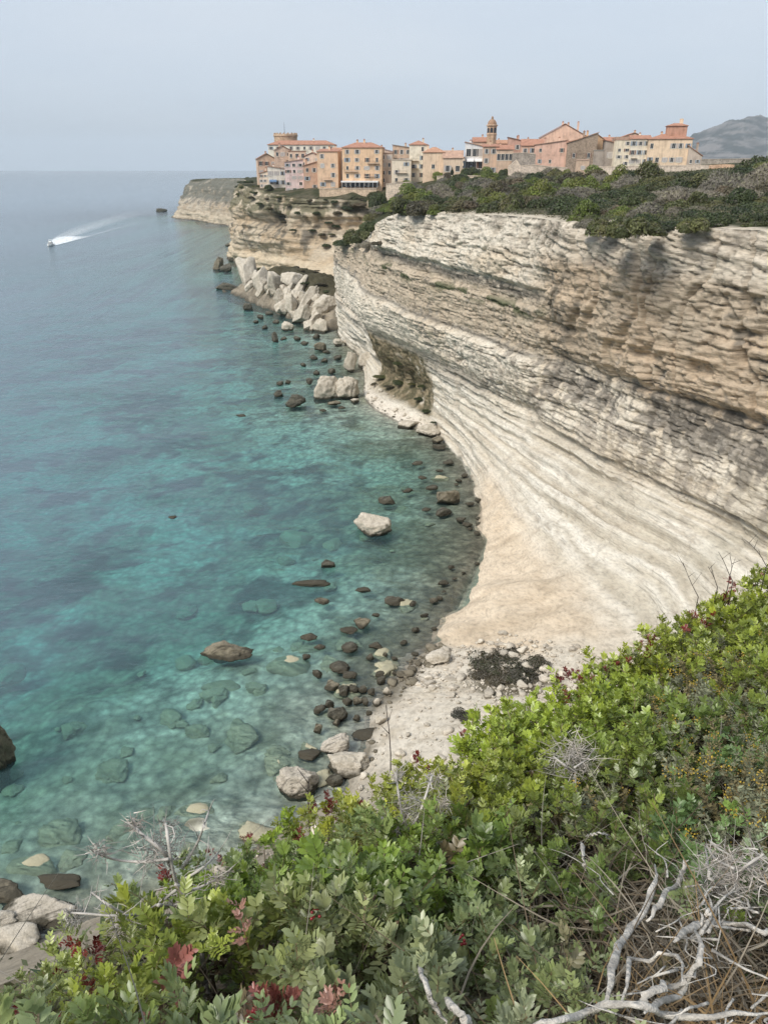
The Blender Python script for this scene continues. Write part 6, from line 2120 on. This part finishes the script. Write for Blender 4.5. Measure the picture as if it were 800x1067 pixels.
def litter():
    p, px, py = sample(16000, 81)
    r = np.random.default_rng(82)
    n = len(p)
    p[:, 2] += -.40 + r.random(n) * .14
    V, f, C = strips(n, p, r, (.02, .06), (.006, .014), [(.16, .12, .075), (.12, .085, .055), (.22, .18, .13), (.09, .065, .045)], .1, (0, 0, .2), 3)
    tag(mesh_np('leaf_litter', V, [f], M_DRY, color=C), kind='stuff')
    # dry tangle
    p, px, py = sample(80000, 83)
    z = dry_zone(px, py)
    m = r.random(len(p)) < z ** 1.3 * .9
    p, py, px = p[m], py[m], px[m]
    n = len(p)
    p[:, 2] += -.34 + r.random(n) ** .7 * .26
    straw = sstep(1000, 1045, py + .2 * (px - 740))
    A = strips(n, p, r, (.05, .26), (.0018, .0055), [(.30, .26, .205), (.23, .19, .14), (.38, .34, .28), (.17, .135, .095), (.12, .095, .07)], .35, (-.2, -.2, .25), 6, .7)
    col_ = A[2].reshape(n, 12, 3)
    col_ = col_ * (1 - straw[:, None, None]) + (np.array([.46, .31, .16]) * r.uniform(.6, 1.2, (n, 1)))[:, None, :] * straw[:, None, None]
    tag(mesh_np('dry_grass', A[0], [A[1]], M_DRY, color=col_.reshape(-1, 3)), kind='stuff')
    # fine dead twigs scattered through the shrubs
    p, px, py = sample(1500, 85)
    n = len(p)
    p[:, 2] += -.36 + r.random(n) * .28
    A = strips(n, p, r, (.08, .3), (.0015, .004), [(.26, .225, .185), (.17, .14, .105), (.34, .31, .27)], .1, (0, 0, .5), 6, .5)
    tag(mesh_np('fine_dead_twigs', A[0], [A[1]], M_DRY, color=A[2]), kind='stuff')
litter()

# bleached stems lying over the dry tangle
def smooth_path(pts, n=18):
    pts = np.array([tuple(p) for p in pts])[:, None, :]
    Q, _ = hermite_rows(pts, [max(3, n // (len(pts) - 1))] * (len(pts) - 1))
    return [Vector(p) for p in Q[:, 0, :]]
def on_canopy(px, py, lift=0.0):
    """point of the canopy (raised by lift) seen at a photo position"""
    d = np.arange(1.05, 6.2, .02)
    rr_ = np.array(ray(px, py)); rr_ /= np.linalg.norm(rr_)
    q = np.array([0, 0, H]) + d[:, None] * rr_
    below = np.nonzero(q[:, 2] < canopy(q[:, 0], q[:, 1]) + lift)[0]
    return Vector(q[below[0]]) if len(below) else PD(px, py, 3.0)
for lab, pts, w, fl in [
    ('long bleached branch rising through the dry tangle, tallest one', [(631, 1044), (640, 1002), (650, 976), (676, 939), (684, 901)], .013, .55),
    ('short bleached branch leaning right beside the tallest one', [(676, 961), (687, 939), (710, 909), (716, 895)], .010, .6),
    ('broad curling bleached strip reaching the right edge', [(812, 973), (796, 971), (759, 961), (725, 962), (702, 984)], .014, .5),
    ('looping bleached stem hanging below the broad strip', [(721, 968), (726, 1002), (712, 1030), (690, 1042), (669, 1056)], .010, .7),
    ('long low bleached root along the bottom edge', [(540, 1070), (575, 1063), (612, 1055), (631, 1047), (669, 1049), (695, 1059), (740, 1058), (810, 1055)], .011, .8),
    ('pale bleached stem crossing over the low root', [(660, 1050), (680, 1034), (700, 1026), (722, 1015)], .012, .6),
    ('arched thin bleached stem left of the looping one', [(648, 1046), (655, 1015), (668, 1000), (695, 995), (712, 1022)], .007, .8),
    ('short white upright strip at the left side of the dry tangle', [(606, 878), (607, 892), (610, 910)], .009, .5),
    ('hooked grey stem at the upper right of the dry tangle', [(735, 884), (741, 915), (748, 921), (764, 909)], .009, .7),
    ('thin bleached twig lying left across the dark leaves', [(610, 872), (622, 868), (635, 874)], .006, .7),
    ('grey stick slanting down at the bottom centre', [(436, 1005), (448, 1035), (464, 1068)], .007, 1.0),
    ('second grey stick at the bottom centre, right of the slanting one', [(462, 1038), (478, 1056), (490, 1070)], .010, 1.0)]:
    m = MB()
    lift = .06
    pth = smooth_path([on_canopy(a, b, lift - .02 + .03 * math.sin(i * 2.1)) for i, (a, b) in enumerate(pts)])
    nn_ = len(pth)
    pth = [p_ + Vector((random.gauss(0, .002), random.gauss(0, .002), random.gauss(0, .002))) for p_ in pth]
    m.tube(pth, [w * .56 * random.uniform(.8, 1.15) * (min(1, .25 + 4 * (1 - i / (nn_ - 1)))) * min(1, .4 + 3 * i / nn_) for i in range(nn_)], 7, 0, fl)
    o = m.build('bleached_branch', M_BLEACH, None, True)
    tag(o, lab, 'dead branch')

_sr = random.Random(77)
for i in range(48):
    px, py = _sr.gauss(735, 48), _sr.gauss(985, 48)
    a = _sr.uniform(0, 6.28)
    ln = _sr.uniform(22, 60)
    pts = [(px + ln * k * math.cos(a + .5 * k * _sr.uniform(-1, 1)), py + ln * k * math.sin(a) * .9) for k in (0, .35, .7, 1.0, 1.3)]
    pts = [q for q in pts if q[1] < 1100]
    if len(pts) < 3: continue
    m = MB()
    pth = smooth_path([on_canopy(x_, y_, .02 + .03 * _sr.random()) for x_, y_ in pts])
    n_ = len(pth)
    w = _sr.uniform(.0016, .0042)
    m.tube(pth, [w * (1 - .7 * k / n_) * _sr.uniform(.8, 1.2) for k in range(n_)], 6, 0, .7)
    tag(m.build('dry_stem', M_BLEACH, None, True), 'thin bleached dry stem curled in the tangle at the lower right', 'dry stem', 'thin dry stems in the tangle')

# dead grey bushes
def dead_bush(label, d, stems, heads, seed, w=.007):
    r = np.random.default_rng(seed)
    root = empty('dead_shrub', PD(*stems[0][0], d) - Vector((0, 0, .25)))
    tag(root, label, 'dead shrub')
    o3 = root.location.copy()
    m, fz = MB(), MB()
    for k, st in enumerate(stems):
        pts = smooth_path([PD(a, b, d + .06 * math.sin(i * 1.7 + k * 2.3)) - o3 for i, (a, b) in enumerate(st)], 14)
        if k == 0: pts = [Vector((0, 0, -.15))] + pts
        n = len(pts)
        w0 = w * (1.0 if k < 2 else .72)
        m.tube(pts, [w0 * (1 - .55 * i / n) * r.uniform(.85, 1.15) for i in range(n)], 6)
        for _ in range(7):                                # side twiglets
            i = r.integers(n // 3, n)
            q = pts[i]
            dv = Vector(r.normal(size=3) * .5 + np.array([0, 0, .35])).normalized() * r.uniform(.02, .07)
            m.tube([q, q + dv * .5 + Vector(r.normal(size=3) * .004), q + dv], [w0 * .35, w0 * .25, w0 * .12], 4)
    m.build('stems', M_GREYW, root, True)
    for (a, b, rad) in heads:                             # frizzy dry heads
        c = PD(a, b, d) - o3
        n = 150
        pos = np.array(c) + r.normal(size=(n, 3)) * rad * .45
        V, f, C = strips(n, pos, r, (rad * .3, rad * .8), (.0012, .0028), [(.52, .485, .45), (.44, .41, .375), (.34, .31, .28)], .1, (0, 0, .1), 7, 1.0)
        mesh_np('dry_head', V, [f], M_DRY, root, color=C)
dead_bush('dead grey shrub with forked bare branches against the turquoise water, lower left', 1.95,
          [[(206, 962), (188, 930), (180, 905), (174, 865), (172, 856)], [(180, 906), (165, 882), (146, 868), (139, 853)], [(176, 895), (150, 898), (122, 896), (98, 888)],
           [(184, 927), (160, 945), (127, 954), (74, 951)], [(130, 953), (112, 942), (96, 930)], [(183, 922), (205, 926), (222, 918), (227, 914)], [(190, 905), (205, 880), (212, 862), (218, 845)], [(190, 918), (210, 905), (228, 888)], [(165, 943), (182, 943), (196, 940)]],
          [(158, 888, .045), (176, 862, .022), (140, 858, .02), (104, 888, .022), (227, 916, .02), (76, 956, .025), (126, 964, .03), (172, 885, .04)], 5, .0055)
dead_bush('small grey dead twigs with frizzy heads amid the green lentisk, centre', 2.35,
          [[(436, 905), (425, 880), (418, 845), (412, 805)], [(424, 868), (437, 848), (450, 808)], [(398, 852), (415, 868), (436, 880), (456, 884)], [(421, 875), (440, 865), (462, 850)]],
          [(430, 838, .05), (413, 808, .02), (452, 812, .028), (457, 882, .016), (424, 860, .04), (462, 838, .022)], 6, .006)
dead_bush('curly grey dead bush hidden among leaves left of the yellow flowering bush', 2.75, [[(600, 825), (598, 800), (596, 780)], [(598, 805), (585, 795), (576, 788)], [(598, 800), (612, 790), (618, 780)]],
          [(590, 790, .07), (606, 797, .06), (598, 780, .05)], 7, .005)
dead_bush('grey dry bush tangled above the bleached branches at the right edge', 2.0, [[(770, 940), (765, 915), (760, 890)], [(766, 915), (780, 900), (795, 890)], [(764, 905), (745, 895), (735, 880)]],
          [(775, 915, .06), (752, 905, .055), (792, 905, .055), (740, 925, .05)], 8, .005)
for lab, pts in [('thin dark bare twig on the brink, leftmost of those near the right edge', [(727, 622), (719, 606), (711, 586)]),
                 ('short dark bare twig on the brink, second from the left near the right edge', [(747, 612), (743, 601), (737, 590)]),
                 ('forked dark bare twig on the brink near the right edge', [(763, 606), (759, 598), (754, 586), (748, 575)]),
                 ('dark bare twig on the brink beside the forked one', [(760, 600), (762, 590), (760, 580)]),
                 ('dark branching twig rising at the right edge of the brink', [(798, 590), (791, 578), (782, 568), (775, 562)]),
                 ('thin grey twig standing up before the rounded stones of the near shore', [(407, 785), (405, 758), (402, 735)]),
                 ('thin twig standing up before the big grey striped boulder', [(322, 850), (321, 830), (322, 812)])]:
    d = 4.7 if pts[0][0] > 700 else 3.0 if pts[0][0] > 390 else 2.7
    m = MB()
    q = smooth_path([PD(a, b, d) for a, b in pts], 9)
    q = [q[0] - Vector((0, 0, .15))] + q
    m.tube(q, [.0026 * (1 - .6 * i / len(q)) for i in range(len(q))], 5)
    for i in (4, 6, 8):
        if i < len(q):
            m.tube([q[i], q[i] + Vector((random.uniform(-.05, .05), random.uniform(-.03, .03), random.uniform(.03, .08)))], [.0016, .0008], 4)
    tag(m.build('bare_twig', mat_simple('dark_twig', (.07, .055, .05), .9), None, True), lab, 'twig')

# silvery small-leaved herb with yellow flower heads
def make_herb(seed, flower):
    r = np.random.default_rng(seed)
    L = .16
    V, F4, K = [], [], []
    def quad(o, d, w, ln, k):
        s = np.cross(d, r.normal(size=3)); s /= np.linalg.norm(s)
        b = len(V)
        V.extend([o, o + d * ln * .5 + s * w, o + d * ln, o + d * ln * .5 - s * w]); K.extend([k] * 4)
        F4.append([b, b + 1, b + 2, b + 3])
    bend = r.normal(size=2) * .3
    st = lambda t: np.array([bend[0] * t * t * L, bend[1] * t * t * L, t * L])
    for t in np.linspace(0, .9, 7):
        quad(st(t), (st(t + .14) - st(t)) / np.linalg.norm(st(t + .14) - st(t)), .0012, L * .16, -1)
    for i in range(64):
        t = r.uniform(.1, 1)
        d = np.array([*(r.normal(size=2) * .8), r.uniform(.1, .8)]); d /= np.linalg.norm(d)
        quad(st(t), d, .0036, r.uniform(.013, .022), 1 + r.uniform(-.25, .25))
    if flower:
        for i in range(26):
            o = st(1) + r.normal(size=3) * np.array([.012, .012, .006])
            d = r.normal(size=3); d /= np.linalg.norm(d)
            quad(o, d, .0028, .006, 1)
    return np.array(V), np.zeros((0, 3), int), np.array(F4), np.array(K)
HERB = [make_herb(i, False) for i in range(3)] + [make_herb(9 + i, True) for i in range(2)]
M_HERB = mat_leaf('herb_leaves', .2, .75, spec=.2)
def build_herbs():
    p, px, py = sample(9000, 91)
    r = np.random.default_rng(92)
    m = r.random(len(p)) < herb_zone(px, py) * .8
    p, px, py = p[m], px[m], py[m]
    n = len(p)
    p[:, 2] += -.10 - r.random(n) * .14
    M = orient(n, canopy_normals(p) * .4 + np.array([-.2, -.2, .7]), .45, r)
    fl = (r.random(n) < .42) & (np.hypot((px - 760) / 45, (py - 725) / 55) > .55)
    which = np.where(fl, r.integers(3, 5, n), r.integers(0, 3, n))
    C = np.array([.235, .25, .165]) * r.uniform(.65, 1.2, (n, 1))
    C = np.where((r.random(n) < .3)[:, None], np.array([.22, .19, .10]), C)
    groups = [('yellow flowering silver-leaved bush on the slope at the right edge', (px > 690) & (py < 790)),
              ('yellow-green flowering herb above the dry tangle at the right edge', (px > 690) & (py >= 790)),
              ('low herb with tiny yellow buds between the lentisk and the dry tangle', px <= 690)]
    for lab, g in groups:
        if not g.any(): continue
        c0 = p[g].mean(0) - np.array([0, 0, .35])
        root = tag(empty('flowering_herb', c0), lab, 'herb')
        V, fs, c = scatter(HERB, which[g], p[g] - c0, M[g], r.uniform(.8, 1.2, g.sum()), C[g], np.array([.2, .17, .12]))
        # flower heads carry their own colour
        V2, T, CC, off = [], [], [], 0
        c = np.clip(c, 0, .4)
        q = np.nonzero(g & fl)[0]
        nb_ = len(q)
        if nb_:
            pos = np.repeat(p[q] - c0 + M[q][:, 2] * .15, 24, 0) + r.normal(size=(nb_ * 24, 3)) * .011
            d = r.normal(size=(nb_ * 24, 3)); d /= np.linalg.norm(d, axis=1, keepdims=True)
            s = np.cross(d, r.normal(size=d.shape)); s /= np.linalg.norm(s, axis=1, keepdims=True)
            V2 = np.stack([pos, pos + d * .003 + s * .003, pos + d * .007, pos + d * .003 - s * .003], 1).reshape(-1, 3)
            CC = np.repeat(np.array([[.52, .37, .05], [.44, .33, .07], [.38, .27, .09]])[r.integers(0, 3, nb_ * 24)], 4, 0)
            fs.append(np.arange(len(V2)).reshape(-1, 4) + len(V))
            V, c = np.concatenate([V, V2]), np.concatenate([c, CC])
        mesh_np('flowering_stems', V, fs, M_HERB, root, color=c)
build_herbs()

# scrub on the steep slope below the viewpoint
def slope_scrub():
    r = np.random.default_rng(55)
    pts = V_CLIFF[:, par_c < 4.3]
    par = np.repeat(par_c[par_c < 4.3][None], V_CLIFF.shape[0], 0).ravel()
    q = pts.reshape(-1, 3)
    dens = fbm(q[:, 0] / 4, q[:, 1] / 4, q[:, 2] / 4, 4, .6)
    m = (q[:, 2] > 5 + 4 * np.maximum(par - 3, 0)) & (dens > -.32)
    q, dens = q[m], dens[m]
    idx = r.integers(0, len(q), 90000)
    n = len(idx)
    pos = q[idx] + r.normal(size=(n, 3)) * np.array([.8, .8, .3]) + np.array([0, 0, .3])
    pos[:, 2] += r.random(n) * .9 * np.clip(dens[idx] + .4, 0, 1)
    nrm = r.normal(size=(n, 3)) * .6 + np.array([-.3, .2, .8])
    a = np.cross(nrm, r.normal(size=(n, 3))); a /= np.linalg.norm(a, axis=1, keepdims=True)
    b = np.cross(nrm, a); b /= np.linalg.norm(b, axis=1, keepdims=True)
    s = r.uniform(.14, .38, n)[:, None]
    V = np.stack([pos - a * s, pos + b * s * .5, pos + a * s, pos - b * s * .5], 1).reshape(-1, 3)
    C = lerp(np.array([.09, .12, .04]), np.array([.16, .145, .08]), sstep(-.2, .3, dens[idx] + .2 * r.normal(size=n)))
    tag(mesh_np('slope_scrub', V, [np.arange(4 * n).reshape(-1, 4)], M_LEAF, color=np.repeat(C * r.uniform(.7, 1.3, (n, 1)), 4, 0)), kind='stuff')
slope_scrub()
